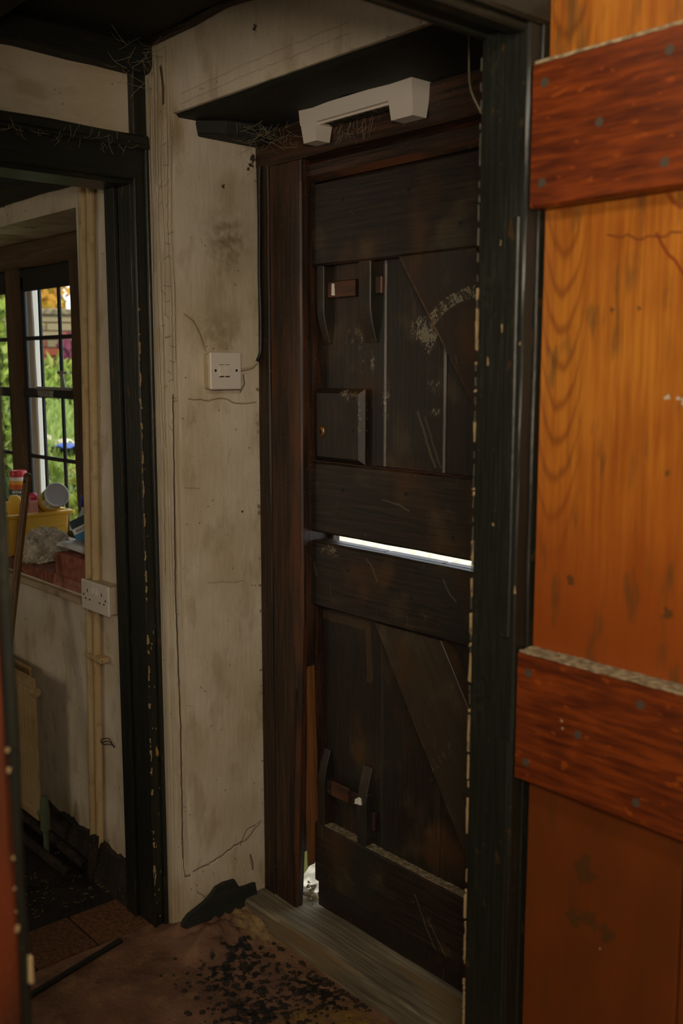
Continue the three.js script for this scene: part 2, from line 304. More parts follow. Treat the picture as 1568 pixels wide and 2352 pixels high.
// the front door: each board its own grain direction, scuffs and pale mildew where they are on the door
const BR_UP = [[0.576, 1.606], [0.78, 1.606], [1.055, 1.205], [1.055, 1.172], [0.88, 1.172]], BR_LO = [[0.509, 0.827], [0.708, 0.827], [1.047, 0.289], [0.847, 0.289]];
const inside = (P, x, y) => { let c = false; for (let i = 0, j = P.length - 1; i < P.length; j = i++) if ((P[i][1] > y) !== (P[j][1] > y) && x < (P[j][0] - P[i][0]) * (y - P[i][1]) / (P[j][1] - P[i][1]) + P[i][0]) c = !c; return c; };
const isRail = (y) => y > 1.606 || (y > 0.826 && y < 1.168) || (y > 0.134 && y < 0.289);
T.door = canvasTex(900, 1850, [0.9, 1.85], (x, y) => {
  let u = y, v = x, k = 1;
  if (isRail(y)) { u = x; v = y; k = 2; } else if (inside(BR_UP, x, y) || inside(BR_LO, x, y)) { const c = 0.545, s = -0.838; u = x * c + y * s; v = -x * s + y * c; k = 3; }
  const a = fbm(u * 4 + k * 9, v * 70, 3), b = fbm(u * 12, v * 200 + k * 5, 2), c = fbm(x * 5 + 3, y * 4, 4);
  let q = mix3(hex(0x33261a), hex(0x17120d), clamp(0.5 + 0.7 * a + 0.4 * b));
  if (k === 3) q = mix3(q, y < 0.9 ? hex(0x453c2c) : hex(0x38281a), 0.55); else if (k === 1) q = mix3(q, hex(0x18140f), 0.3);
  q = mix3(q, hex(0x4d3015), sm(0.05, 0.5, fbm(x * 3.3 + 12, y * 2.6 + 4, 3)) * 0.75);
  q = mix3(q, hex(0x232620), sm(0.0, 0.5, fbm(x * 2.4 + 40, y * 2 + 7, 3)) * 0.6);
  q = mix3(q, hex(0x6b5a3c), clamp(0.35 * sm(0.15, 0.6, c + 0.3 * b)));
  const S = (px, py, sx, sy) => Math.exp(-(((x - px) / sx) ** 2 + ((y - py) / sy) ** 2));
  const pale = 1.1 * S(0.615, 1.46, 0.035, 0.03) + S(0.64, 1.44, 0.02, 0.04) + 0.7 * S(0.41, 1.45, 0.05, 0.03) + 0.9 * S(0.655, 1.345, 0.025, 0.02) + 0.8 * S(0.66, 1.29, 0.03, 0.015) + 0.8 * S(0.515, 1.32, 0.02, 0.07) + 0.5 * S(0.44, 1.39, 0.02, 0.05) + 0.9 * S(0.47, 1.39, 0.01, 0.03)
    + 1.0 * S(0.41, 1.322, 0.035, 0.016) + 0.8 * S(0.452, 1.27, 0.006, 0.06) + 0.85 * S(0.36, 0.965, 0.05, 0.018) + 0.4 * S(0.55, 1.71, 0.05, 0.1) + 0.5 * S(0.69, 0.19, 0.03, 0.05) + 0.45 * S(0.63, 0.22, 0.03, 0.03);
  const arc = Math.abs(Math.hypot((x - 0.79) * 1.0, y - 1.36) - 0.165) < 0.012 && y > 1.44 && x > 0.64 ? 0.9 : 0;
  const arc2 = Math.abs((x - 0.72) - (y - 0.61) * 0.75 - 0.02) < 0.01 && x > 0.62 && x < 0.75 && y < 0.7 && y > 0.5 ? 0.5 : 0;
  q = mix3(q, hex(0x9c917b), clamp(sm(0.32, 0.75, (pale + arc + arc2) * (0.55 + 0.7 * fbm(u * 26 + 2, v * 50, 4) + 0.5 * N2(x * 190, y * 110)))) * 0.7);
  if (y < 0.1) q = mix3(q, hex(0x1a120b), 0.6);
  if (N2(x * 160, y * 160) > 0.93) q = mix3(q, hex(0x8f8160), 0.6);
  return q;
}, (x) => {
  seed = 17;
  const L = (pts, w, s, j = 0.001) => wander(x, pts, w, s, j);
  for (const [jx, a, b, st] of [[0.509, 1.17, 1.6, 'rgba(150,135,115,0.55)'], [0.683, 1.17, 1.41, 'rgba(140,125,100,0.4)'], [0.505, 0.36, 0.8, 'rgba(95,75,50,0.45)'], [0.688, 0.3, 0.55, 'rgba(95,75,50,0.45)'], [0.3, 0.29, 0.7, 'rgba(110,95,75,0.5)']]) L([[jx, a], [jx, b]], 0.003, st, 0.0004);
  L([[0.577, 1.604], [0.69, 1.445], [0.727, 1.39]], 0.004, 'rgba(140,95,45,0.7)'); L([[0.727, 1.39], [0.807, 1.275]], 0.005, 'rgba(120,62,20,0.8)');
  L([[0.511, 0.82], [0.587, 0.7], [0.667, 0.58]], 0.004, 'rgba(110,65,30,0.7)'); L([[0.71, 0.824], [0.826, 0.64]], 0.0022, 'rgba(100,70,38,0.35)');
  L([[0.61, 1.29], [0.65, 1.2], [0.66, 1.18]], 0.006, 'rgba(110,100,80,0.55)'); L([[0.63, 1.28], [0.675, 1.18]], 0.005, 'rgba(100,90,70,0.5)');
  for (const p of [[[0.48, 0.965], [0.5, 0.95], [0.515, 0.92]], [[0.71, 0.955], [0.725, 0.93], [0.745, 0.915]], [[0.53, 1.1], [0.58, 1.095], [0.61, 1.085]], [[0.64, 0.24], [0.68, 0.17], [0.72, 0.12]], [[0.68, 0.2], [0.74, 0.13]], [[0.3, 0.93], [0.31, 0.9]]]) { L(p, 0.004, 'rgba(140,130,110,0.4)'); }
  L([[0.3, 0.802], [0.46, 0.802], [0.465, 0.68]], 0.02, 'rgba(110,78,40,0.4)', 0.002);
  for (let i = 0; i < 90; i++) { const u = rr(0.28, 0.85), v = rr(0.05, 1.75), a = rr(-0.6, 0.6); L([[u, v], [u + Math.sin(a) * rr(0.005, 0.02), v - Math.cos(a) * rr(0.005, 0.03)]], rr(0.0006, 0.0016), 'rgba(170,155,125,' + rr(0.15, 0.5) + ')'); }
}, true, true, [0.2, 0]);
T.doorBump = tex(512, 1024, (u, v) => { const x = u + 0.2; let a = v, b = x; if (isRail(v)) { a = x; b = v; } return 0.5 + 0.35 * fbm(a * 4, b * 90, 3) + 0.15 * fbm(x * 12, v * 12, 3); }, { srgb: false, size: [0.9, 1.85] });

// the varnished door in front: orange boards, red ledges
const railAt = (y) => (y > 1.592 && y < 1.776) || (y > 0.792 && y < 0.982) || (y > 0.05 && y < 0.25);
T.door2 = canvasTex(1000, 2048, [0.9, 1.85], (x, y) => {
  if (railAt(y)) {
    const a = fbm(x * 6 + 4, y * 60, 3), b = fbm(x * 18, y * 160, 2), c = fbm(x * 7 + 40, y * 14, 3);
    let q = mix3(hex(0x92400f), hex(0x5a2208), clamp(0.45 + 0.8 * a + 0.4 * b + 0.4 * c));
    const fl = fbm(x * 20 + 3, y * 42, 3); q = mix3(q, hex(0xb85a18), sm(0.4, 0.58, fl) * 0.6);
    return q;
  }
  const cx = 1.231 + 0.004 * N2(y * 3, 4);                       // cathedral figure near the left edge of the first board
  const d = Math.abs(x - cx) / 0.03, ring = (y - 0.055 * d * d) * 19 + 0.35 * fbm(x * 16, y * 3, 3);
  const cath = Math.pow(0.5 + 0.5 * Math.sin(ring * 6.283), 5) * sm(1.7, 0.5, d) * sm(1.05, 1.25, y);
  const a = fbm(y * 2.2, x * 70, 3), b = fbm(y * 9 + 8, x * 230, 2), c = fbm(x * 7 + 2, y * 4 + 5, 4);
  let q = mix3(hex(0xd48425), hex(0xa5570f), clamp(0.4 + 0.55 * a + 0.3 * b + 0.5 * c));
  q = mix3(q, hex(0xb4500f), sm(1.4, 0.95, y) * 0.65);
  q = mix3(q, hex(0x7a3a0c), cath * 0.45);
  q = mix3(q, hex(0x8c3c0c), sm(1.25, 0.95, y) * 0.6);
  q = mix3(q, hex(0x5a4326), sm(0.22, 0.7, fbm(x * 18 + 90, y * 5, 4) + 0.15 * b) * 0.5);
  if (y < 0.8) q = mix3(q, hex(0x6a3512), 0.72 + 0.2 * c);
  return q;
}, (x) => {
  seed = 23;
  wander(x, [[1.3, 1.55], [1.36, 1.54], [1.4, 1.545]], 0.003, 'rgba(110,55,15,0.6)'); wander(x, [[1.37, 1.545], [1.4, 1.5], [1.42, 1.48]], 0.004, 'rgba(130,50,10,0.7)');
  wander(x, [[1.37, 1.6], [1.4, 1.575], [1.45, 1.59]], 0.006, 'rgba(130,50,10,0.6)', 0.003);
  for (const [u, v, r] of [[1.35, 1.455, 0.003], [1.31, 1.455, 0.0035], [1.26, 1.09, 0.006], [1.41, 1.07, 0.008], [1.4, 1.25, 0.004]]) { x.globalAlpha = 0.6; blob(x, u, v, r, '#4a3a24', 0.5); x.globalAlpha = 1; }
  for (const [u, v] of [[1.395, 1.345], [1.41, 1.343], [1.417, 1.34]]) blob(x, u, v, 0.0035, '#cfc9bd', 0.7, 8);
  for (const [u, v] of [[1.275, 0.9], [1.277, 0.89], [1.33, 0.575]]) blob(x, u, v, 0.002, '#b9ad98', 0.6, 8);
  x.globalAlpha = 0.4; for (const [u, v, r] of [[1.3, 0.68, 0.02], [1.31, 0.61, 0.015], [1.28, 0.6, 0.012], [1.34, 0.6, 0.012]]) blob(x, u, v, r, '#3a3626', 0.5); x.globalAlpha = 1;
}, true, true, [1.15, 0]);

const std = (o) => new THREE.MeshStandardMaterial(o), phys = (o) => new THREE.MeshPhysicalMaterial(o), col = (h) => new THREE.Color(h);
const M = {
  black: std({ map: T.black, color: col(0xb4b4b0), roughness: 0.42, bumpMap: T.blackBump, bumpScale: 0.0012 }),
  blackFlat: std({ map: T.black, color: col(0x9a9a90), roughness: 0.75, bumpMap: T.blackBump, bumpScale: 0.002 }),
  oak: std({ map: T.oak, roughness: 0.5, bumpMap: T.woodBump, bumpScale: 0.0012 }),
  oakDark: std({ map: T.oakDark, roughness: 0.55, bumpMap: T.woodBump, bumpScale: 0.0015 }),
  oakGrey: std({ map: T.oak, color: col(0xc8c0ae), roughness: 0.8, bumpMap: T.woodBump, bumpScale: 0.0015 }),
  door: std({ map: T.door, roughness: 0.5, bumpMap: T.doorBump, bumpScale: 0.0007 }),
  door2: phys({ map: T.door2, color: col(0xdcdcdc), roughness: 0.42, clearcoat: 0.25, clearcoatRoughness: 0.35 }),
  plaster: std({ map: T.plaster, roughness: 0.9, bumpMap: T.plasterBump, bumpScale: 0.005 }),
  plain: std({ map: T.plain, roughness: 0.9, bumpMap: T.plainBump, bumpScale: 0.004 }),
  floor: std({ map: T.floor, roughness: 0.72, bumpMap: T.floorBump, bumpScale: 0.005 }),
  carpet: std({ map: T.soil, color: col(0x9b9182), roughness: 1, bumpMap: T.floorBump, bumpScale: 0.008 }),
  soil: std({ map: T.soil, roughness: 1 }),
  dust: std({ map: T.dust, roughness: 1 }),
  dustPale: std({ map: T.dust, color: col(0xffffff).multiplyScalar(1.5), roughness: 1 }),
  white: std({ map: T.plain, color: col(0xf4efe6), roughness: 0.45 }),
  plastic: std({ color: col(0xd8cfc3), roughness: 0.38 }),
  hole: std({ color: col(0x080706), roughness: 0.9 }),
  cream: std({ map: T.plain, color: col(0xfff0d0), roughness: 0.55 }),
  radiator: std({ map: T.plain, color: col(0xdccbA4), roughness: 0.6 }),
  iron: std({ color: col(0x2b2d2f), roughness: 0.45, metalness: 0.5 }),
  ironGrey: std({ color: col(0x8b8c82), roughness: 0.5, metalness: 0.3 }),
  brass: std({ color: col(0x8f6a3c), roughness: 0.38, metalness: 0.85 }),
  brick: std({ map: T.brick, roughness: 0.95 }),
  yellow: phys({ color: col(0xf6d858), roughness: 0.5, transmission: 0.45, thickness: 0 }),
  red: std({ color: col(0xc9323c), roughness: 0.4 }), pink: std({ color: col(0xd33f68), roughness: 0.4 }),
  blue: std({ color: col(0x1d3f9a), roughness: 0.4 }), teal: std({ color: col(0x2d7fa6), roughness: 0.45 }),
  greyLid: std({ color: col(0xb4b8c2), roughness: 0.5 }), silver: std({ color: col(0xd7dae0), roughness: 0.35, metalness: 0.2 }),
  whiteGloss: std({ color: col(0xe4e0d6), roughness: 0.4 }),
  clear: phys({ color: col(0xe6ecef), roughness: 0.15, transmission: 0.75, thickness: 0.0, ior: 1.4 }),
  glass: phys({ color: col(0xf3f7f3), roughness: 0.02, transmission: 1, thickness: 0, ior: 1.5 }),
  rag: std({ map: T.rag, color: col(0xffffff), roughness: 1 }), bag: std({ color: col(0xcfd3d6), roughness: 0.5 }),
  stick: std({ map: T.sill, color: col(0xf0c088), roughness: 0.5, bumpMap: T.woodBump, bumpScale: 0.001 }),
  stone: std({ map: T.stone, roughness: 0.95 }), tarp: std({ color: col(0x28449a), roughness: 0.5 }),
  web: std({ color: col(0x8d8468), roughness: 1 }), chip: std({ color: col(0x97805a), roughness: 0.9 }), rawWood: std({ map: T.sill, color: col(0xf0a860), roughness: 0.8 }),
  sill: std({ map: T.sill, roughness: 0.9, bumpMap: T.woodBump, bumpScale: 0.002 }),
  slate: std({ map: T.black, color: col(0xd8d4cc), roughness: 0.9, bumpMap: T.floorBump, bumpScale: 0.004 }),
  frameWood: std({ map: T.sill, color: col(0xb89c78), roughness: 0.75, bumpMap: T.woodBump, bumpScale: 0.001 }),
  chipDark: std({ color: col(0x76623f), roughness: 0.9 }),
  bark: std({ map: T.oakDark, roughness: 1 }), valve: std({ color: col(0x5d664c), roughness: 0.6 }),
  grassGround: std({ map: T.plain, color: col(0x8a9a4c), roughness: 1 }),
};
const leafMat = (h) => std({ color: col(h), roughness: 0.6, side: THREE.DoubleSide });
M.leaf = phys({ color: col(0x9aa84c), roughness: 0.7, transmission: 0.3, thickness: 0, side: THREE.DoubleSide });
M.leafDark = phys({ color: col(0x62743c), roughness: 0.7, transmission: 0.25, thickness: 0, side: THREE.DoubleSide });
M.leafGold = phys({ color: col(0xc9a52c), roughness: 0.7, transmission: 0.3, thickness: 0, side: THREE.DoubleSide });
M.leafPurple = phys({ color: col(0x7d2f4f), roughness: 0.7, transmission: 0.25, thickness: 0, side: THREE.DoubleSide });
M.blade = leafMat(0x7d9246);

const structure = (name, geo, mat, label, category) => tag(add(name, geo, mat), label, category, null, 'structure');

// ---------------------------------------------------------------- the shell
const CEIL = 2.09;
// front wall with the door recess and the left room's window
{
  const holes = [[[0.13, -0.02], [1.2, -0.02], [1.2, 1.926], [0.13, 1.926]], [[-1.95, 0.775], [-0.332, 0.775], [-0.332, 1.783], [-1.95, 1.783]]];
  let g = slab([[-3.1, -0.1], [3.5, -0.1], [3.5, 2.3], [-3.1, 2.3]], 'xy', -0.32, 0, 0, holes);
  g = g.index ? g.toNonIndexed() : g;
  const p = g.attributes.position, n = g.attributes.normal, uv = g.attributes.uv;
  for (let i = 0; i < p.count; i++) { const side = Math.abs(n.getX(i)) > 0.5, top = Math.abs(n.getY(i)) > 0.5; uv.setXY(i, side ? 0.13 - p.getZ(i) : p.getX(i), top ? p.getY(i) - p.getZ(i) : p.getY(i)); }
  structure('wall_front', g, M.plaster, 'cream painted plaster front wall with cracks and stains round the front door recess', 'wall');
}
// partition on the left, with the open doorway through to the next room
structure('wall_left', uvBox(slab([[-0.002, -0.1], [3.2, -0.1], [3.2, 2.2], [-0.002, 2.2]], 'zy', -0.1, 0, 0, [[[0.012, -0.09], [0.87, -0.09], [0.87, 1.825], [0.012, 1.825]]]), 'y', 0.3, 0.2), M.plain, 'cream plaster partition above and beside the open doorway on the left', 'wall');
structure('wall_middle', uvBox(slab([[0.93, -0.1], [3.2, -0.1], [3.2, 2.2], [-0.0, 2.2], [0, 1.9], [0.93, 1.9]], 'zy', 1.11, 1.2), 'y'), M.plain, 'plaster partition over the nearer doorway', 'wall');
structure('wall_right', bar(3.4, 3.5, -0.1, 2.2, -0.3, 3.3, { ch: 0 }), M.plain, 'plain plaster wall behind on the right', 'wall');
structure('wall_rear', bar(-3.1, 3.5, -0.1, 2.2, 3.2, 3.3, { ch: 0 }), M.plain, 'plain plaster wall behind the camera', 'wall');
structure('wall_far', bar(-3.1, -3.0, -0.1, 2.2, -0.3, 3.3, { ch: 0 }), M.plain, 'plain plaster wall at the far end of the next room', 'wall');
structure('ceiling', bar(-3.1, 3.5, CEIL, 2.2, -0.32, 3.3, { ch: 0 }), M.blackFlat, 'low black ceiling boards over the hall', 'ceiling');
// floors
{
  const top = new THREE.PlaneGeometry(3.45, 3.41, 345, 341); top.rotateX(-Math.PI / 2); top.translate(1.725, 0, 1.545);
  const tp = top.attributes.position;
  for (let i = 0; i < tp.count; i++) {                 // earth heaped against the foot of the reveal, and a little unevenness
    const x = tp.getX(i), z = tp.getZ(i), d = Math.hypot(Math.max(0, x - 0.17) / 0.11, Math.max(0, z + 0.02) / 0.1, Math.max(0, 0.1 - x) / 0.08);
    tp.setY(i, 0.044 * (1 - sm(0, 1, d)) * (0.9 + 0.25 * N2(x * 25, z * 25)) + 0.0022 * fbm(x * 14, z * 14, 3) * sm(0.9, 0.5, Math.hypot(x - 0.4, z - 0.1)));
  }
  top.computeVertexNormals();
  const g = uvMap(merge([top, bar(0, 3.45, -0.1, -0.012, -0.16, 3.25, { ch: 0 })]), (x, y, z) => [x, -z]);
  structure('floor', g, M.floor, 'worn brown floor with dark crumbled patches and a yellow stain', 'floor');
  const f2 = uvBox(bar(-3.05, -0.175, -0.1, -0.004, 0, 3.25, { ch: 0 }), 'x');
  structure('floor', f2, M.carpet, 'dark dirty floor of the room past the left doorway', 'floor');
  const f3 = bar(-0.175, 0, -0.1, -0.012, -0.0, 3.2, { ch: 0 });
  const q = structure('floor', f3, M.soil, 'strip of red quarry tiles across the left doorway', 'floor');
  const tileMat = [0xa87c64, 0x987058, 0x8a6856].map((h) => std({ map: T.dust, color: col(h).multiplyScalar(1.7), roughness: 0.85, bumpMap: T.floorBump, bumpScale: 0.003 }));
  let z = 0.022, i = 0;
  while (z < 0.8) { add('tile', rbox(-0.172, -0.012, -0.02, rr(-0.003, 0.002), z, z + 0.15, 0.003), tileMat[i++ % 3], q); z += 0.156; }
}

// ---------------------------------------------------------------- timber round the left doorway
{
  const t = thing('trim_1', [0, 0, 0.02], 'black painted moulded door frame round the open doorway on the left', 'door frame', null, 'structure');
  add('architrave', bar(0, 0.02, 0, 1.897, -0.001, 0.037, { ch: 0.003, wob: 0.001 }), M.black, t);
  add('bead', cyl([0.021, 0, 0.005], [0.021, 1.895, 0.004], 0.0075, 0.0075, 10), M.black, t);
  add('bead', cyl([0.02, 0.0, 0.0345], [0.02, 1.8, 0.0345], 0.0045, 0.0045, 8), M.black, t);
  add('lining', bar(-0.105, 0.003, 0, 1.83, 0.0, 0.037, { ch: 0.002, wob: 0.001 }), M.black, t);
  add('stop', bar(-0.1, -0.055, 0, 1.8, 0.037, 0.047, { ch: 0.002 }), M.black, t);
  add('head_architrave', bar(0, 0.02, 1.8, 1.865, 0.0, 1.0, { ch: 0.003, wob: 0.001 }), M.black, t);
  add('head_architrave', bar(0, 0.03, 1.862, 1.897, 0.0, 1.0, { ch: 0.006, wob: 0.0015 }), M.black, t);
  add('bead', cyl([0.03, 1.87, 0.01], [0.03, 1.872, 1.0], 0.0065, 0.0065, 10), M.black, t);
  add('head_lining', bar(-0.105, 0.003, 1.79, 1.835, 0.0, 0.9, { ch: 0.002 }), M.black, t);
  add('lining', bar(-0.105, 0.012, 0, 1.83, 0.845, 0.88, { ch: 0.002 }), M.black, t);
  add('architrave', bar(0, 0.02, 0, 1.865, 0.845, 0.9, { ch: 0.003 }), M.black, t);
  // places where the paint is knocked off the arris
  const chips = []; seed = 41;
  for (let i = 0; i < 70; i++) { const y = Math.pow(rnd(), 0.8) * 1.5 + 0.02, l = rr(0.003, 0.02); chips.push(rough(rbox(0.0195, 0.0252, y, y + l, 0.0325 + rr(0, 0.003), 0.0372, 0.0015, 1), 0.002, 300, i)); }
  for (let i = 0; i < 26; i++) { const y = rr(0.02, 1.2), z = rr(0.008, 0.03), l = rr(0.002, 0.009); chips.push(rough(rbox(0.0192, 0.0208, y, y + l, z, z + rr(0.001, 0.003), 0.0005, 1), 0.001, 400, i)); }
  tag(add('paint_chip', merge(chips), M.chip, t), 'pale worn spots where the black paint has gone', null, null, 'stuff');
  const flake = slab([[0.013, 0.448], [0.016, 0.44], [0.02, 0.446], [0.021, 0.462], [0.018, 0.468], [0.015, 0.458]], 'zy', 0.019, 0.022);
  add('paint_chip', uvBox(flake), std({ color: col(0xa6793c), roughness: 0.9 }), t);
}
structure('trim_2', bar(-0.02, 0.02, 1.895, CEIL, -0.004, 0.033, { ch: 0.003, wob: 0.002 }), M.black, 'short black corner post above the left door frame', 'post');
structure('trim_3', bar(-0.02, 0.05, 2.03, CEIL, 0.0, 3.2, { ch: 0.008, wob: 0.004 }), M.blackFlat, 'black ceiling beam along the top of the left partition', 'beam');
structure('trim_4', bar(0.05, 1.11, 2.08, 2.1, 0.0, 0.025, { ch: 0.006, wob: 0.006 }), M.oakDark, 'dirty rounded strip where the front wall meets the ceiling', 'trim');
for (const z of [0.42, 0.85, 1.3]) structure('trim_5', bar(0.05, 1.11, 2.0, CEIL, z, z + 0.09, { ch: 0.008, wob: 0.004 }), M.blackFlat, 'black joist under the hall ceiling', 'beam');

// ---------------------------------------------------------------- lintel, frame and recess of the front door
structure('trim_6', bar(0.05, 1.2, 1.918, 2.02, -0.24, -0.006, { ch: 0.01, wob: 0.004 }), M.blackFlat, 'heavy black lintel beam over the front door recess, its underside in view', 'beam');
structure('trim_7', rough(uvBox(slab([[0.131, -0.06], [0.15, -0.05], [0.19, -0.1], [0.21, -0.16], [0.2, -0.219], [0.131, -0.219]], 'xz', 1.885, 1.919, 0.004), 'x'), 0.004, 30), M.blackFlat, 'broken black packing piece under the left end of the lintel', 'trim');
{
  const t = thing('trim_8', [0.2, 0, -0.25], 'dark stained oak frame of the front door set deep in the recess', 'door frame', null, 'structure');
  add('head', bar(0.131, 1.2, 1.838, 1.917, -0.31, -0.22, { ch: 0.003, wob: 0.002 }), M.oak, t);
  add('head_bead', bar(0.27, 1.1, 1.789, 1.838, -0.305, -0.243, { ch: 0.012 }), M.oak, t);
  add('cover_strip', bar(0.131, 0.176, 0.03, 1.84, -0.26, -0.221, { ch: 0.003, wob: 0.001 }), M.oakDark, t);
  const jamb = slab([[0.178, 0.2], [0.268, 0.2], [0.272, 0.3], [0.286, 0.62], [0.291, 0.8], [0.291, 1.838], [0.178, 1.838]], 'xy', -0.31, -0.2235, 0.0025);
  add('jamb', uvBox(jamb, 'y', 0.4, 0.9), M.oak, t);
  add('jamb_foot', uvBox(rough(slab([[0.178, 0.04], [0.258, 0.045], [0.264, 0.12], [0.268, 0.215], [0.178, 0.215]], 'xy', -0.246, -0.2237, 0.002), 0.001, 60), 'y', 0.4, 0.9), M.oak, t);
  add('jamb_bead', bar(0.279, 0.2935, 0.78, 1.79, -0.236, -0.2215, { ch: 0.004 }), M.oak, t);
  add('jamb', bar(1.07, 1.2, 0.03, 1.84, -0.31, -0.22, { ch: 0.003 }), M.oak, t);
  add('rebate', merge([bar(0.178, 0.312, 0.2, 1.84, -0.322, -0.3, { ch: 0.002 }), bar(0.178, 1.2, 1.77, 1.84, -0.322, -0.3, { ch: 0.002 }), bar(1.04, 1.2, 0.05, 1.84, -0.322, -0.3, { ch: 0.002 })]), M.oakDark, t);
  // the split and rotten lower end
  add('splinter', uvBox(slab([[0.287, 0.69], [0.291, 0.6], [0.299, 0.46], [0.3, 0.3], [0.296, 0.19], [0.286, 0.17], [0.279, 0.3], [0.284, 0.45], [0.283, 0.6]], 'xy', -0.262, -0.238, 0.002), 'y'), M.rawWood, t);
  add('splinter', uvBox(slab([[0.24, 0.06], [0.236, 0.3], [0.262, 0.62], [0.268, 0.62], [0.25, 0.3], [0.25, 0.06]], 'xy', -0.2245, -0.2205, 0.001), 'y'), M.oakGrey, t);
  const crumbs = []; seed = 77;
  for (let i = 0; i < 22; i++) { const g = new THREE.IcosahedronGeometry(rr(0.003, 0.009), 0); g.translate(rr(0.235, 0.275), 0.055 + 0.05 * Math.pow(rnd(), 1.7), rr(-0.3, -0.262)); crumbs.push(rough(g, 0.003, 150, i)); }
  tag(add('crumbled_wood', merge(crumbs), M.dust, t), 'crumbs of rotten wood at the foot of the jamb', null, null, 'stuff');
}
structure('trim_9', (() => { let g = bar(0.131, 1.2, -0.01, 0.056, -0.31, -0.153, { ch: 0.006, wob: 0.004, step: 0.05 }); return g; })(), M.sill, 'grey worn wooden threshold board in front of the front door', 'threshold');

// ---------------------------------------------------------------- the front door: two leaves
{
  const t = thing('door_1', [0.65, 0.06, -0.28], 'old black-brown ledged and braced front door in two leaves with daylight between them', 'door', null, 'structure');
  const uvD = (g) => uvMap(g, (x, y) => [x, y]);
  const ZP = -0.276, ZB = -0.298, ZR = -0.251;
  const up = sub('upper_leaf', t), lo = sub('lower_leaf', t);
  const xs = [0.294, 0.5115, 0.686, 0.865, 1.062];
  for (let i = 0; i < 4; i++) {
    add('plank', uvD(bar(xs[i] + 0.001, xs[i + 1] - 0.001, 1.003, 1.786, ZB, ZP + (i % 2 ? 0.0015 : 0), { ch: 0.004, wob: 0.0006 })), M.door, up);
    add('plank', uvD(bar(xs[i] + 0.001 + (i ? 0 : 0.003), xs[i + 1] - 0.001, 0.06, 0.982, ZB, ZP + (i % 2 ? 0.0015 : 0), { ch: 0.004, wob: 0.0006 })), M.door, lo);
  }
  const rail = (x0, y0, y1, par) => add('ledge', uvD(bar(x0, 1.062, y0, y1, ZP, ZR, { ch: 0.005, wob: 0.0012, step: 0.09 })), M.door, par);
  rail(0.297, 1.606, 1.786, up); rail(0.276, 1.003, 1.168, up); rail(0.279, 0.826, 0.982, lo); rail(0.3, 0.134, 0.289, lo);
  add('weather_strip', uvD(bar(0.29, 1.06, 0.062, 0.13, ZP, ZP + 0.008, { ch: 0.003, wob: 0.003 })), M.door, lo);
  add('brace', uvD(slab(BR_UP, 'xy', ZP, ZR + 0.003, 0.0012)), M.door, up);
  add('brace', uvD(slab(BR_LO, 'xy', ZP, ZR + 0.003, 0.0012)), M.door, lo);
  // wooden keepers and sliding bolts
  const keeper = (x0, x1, yA, yB, yTip, par) => {        // full depth from yA to yB, then curving back to the boards at yTip
    const s = Math.sign(yTip - yB), d = 0.026, z = ZP - 0.002, pts = [[z, yA], [z + d, yA], [z + d, yB]];
    for (let k = 1; k <= 6; k++) { const q = k / 6; pts.push([z + d * (1 - q * q * 0.35) * (1 - q * 0.35) - q * q * 0.004, yB + (yTip - yB) * q]); }
    pts.push([z, yTip]);
    return add('bolt_keeper', uvD(slab(s < 0 ? pts.reverse() : pts, 'zy', x0, x1, 0.002)), M.door, par);
  };
  keeper(0.312, 0.336, 1.606, 1.505, 1.435, up); keeper(0.45, 0.488, 1.606, 1.51, 1.435, up);
  keeper(0.308, 0.334, 0.289, 0.40, 0.475, lo); keeper(0.45, 0.48, 0.289, 0.395, 0.475, lo);
  add('bolt', bar(0.338, 0.43, 1.535, 1.572, ZP, ZP + 0.014, { ch: 0.002 }), M.oak, up); add('bolt', bar(0.489, 0.509, 1.538, 1.572, ZP, ZP + 0.012, { ch: 0.002 }), M.oak, up);
  add('bolt_smudge', rough(rbox(0.35, 0.362, 1.54, 1.567, ZP + 0.0135, ZP + 0.0146, 0.0005, 1), 0.002, 120), M.whiteGloss, up);
  add('bolt', bar(0.3, 0.456, 0.368, 0.405, ZP, ZP + 0.018, { ch: 0.002 }), M.oakDark, lo); add('bolt', bar(0.478, 0.496, 0.33, 0.375, ZP, ZP + 0.014, { ch: 0.003 }), M.oakDark, lo);
  add('bolt_block', bar(0.36, 0.42, 0.372, 0.41, ZP + 0.016, ZP + 0.024, { ch: 0.003 }), M.oak, lo);
  add('plaster_drip', rough(rbox(0.452, 0.466, 0.388, 0.402, ZP + 0.02, ZP + 0.03, 0.003, 2), 0.004, 90), M.whiteGloss, lo);
  // rim lock
  const lock = add('lock_case', uvD(toCreasedNormals(slab([[0.3, 1.17], [0.462, 1.17], [0.462, 1.336], [0.3, 1.336]], 'xy', ZP, ZP + 0.024, 0.011), 0.3)), M.door, up);
  add('keyhole_cover', (() => { const g = new THREE.SphereGeometry(1, 20, 12); g.scale(0.0095, 0.015, 0.006); g.translate(0.33, 1.238, ZP + 0.024); return g; })(), M.brass, lock);
  add('keyhole', (() => { const g = new THREE.SphereGeometry(1, 12, 8); g.scale(0.003, 0.006, 0.002); g.translate(0.331, 1.238, ZP + 0.0295); return g; })(), M.hole, lock);
  for (const [x, y] of [[0.435, 1.315], [0.433, 1.245]]) add('screw', cyl([x, y, ZP + 0.022], [x, y, ZP + 0.025], 0.004, 0.004, 10), M.iron, lock);
  // nails in the ledges
  for (const [x, y] of [[0.4, 1.74], [0.6, 1.735], [0.74, 1.655], [0.4, 1.11], [0.6, 1.12], [0.735, 1.045]]) add('nail', cyl([x, y, ZR - 0.002], [x, y, ZR + 0.001], 0.005, 0.004, 10), M.iron, up);
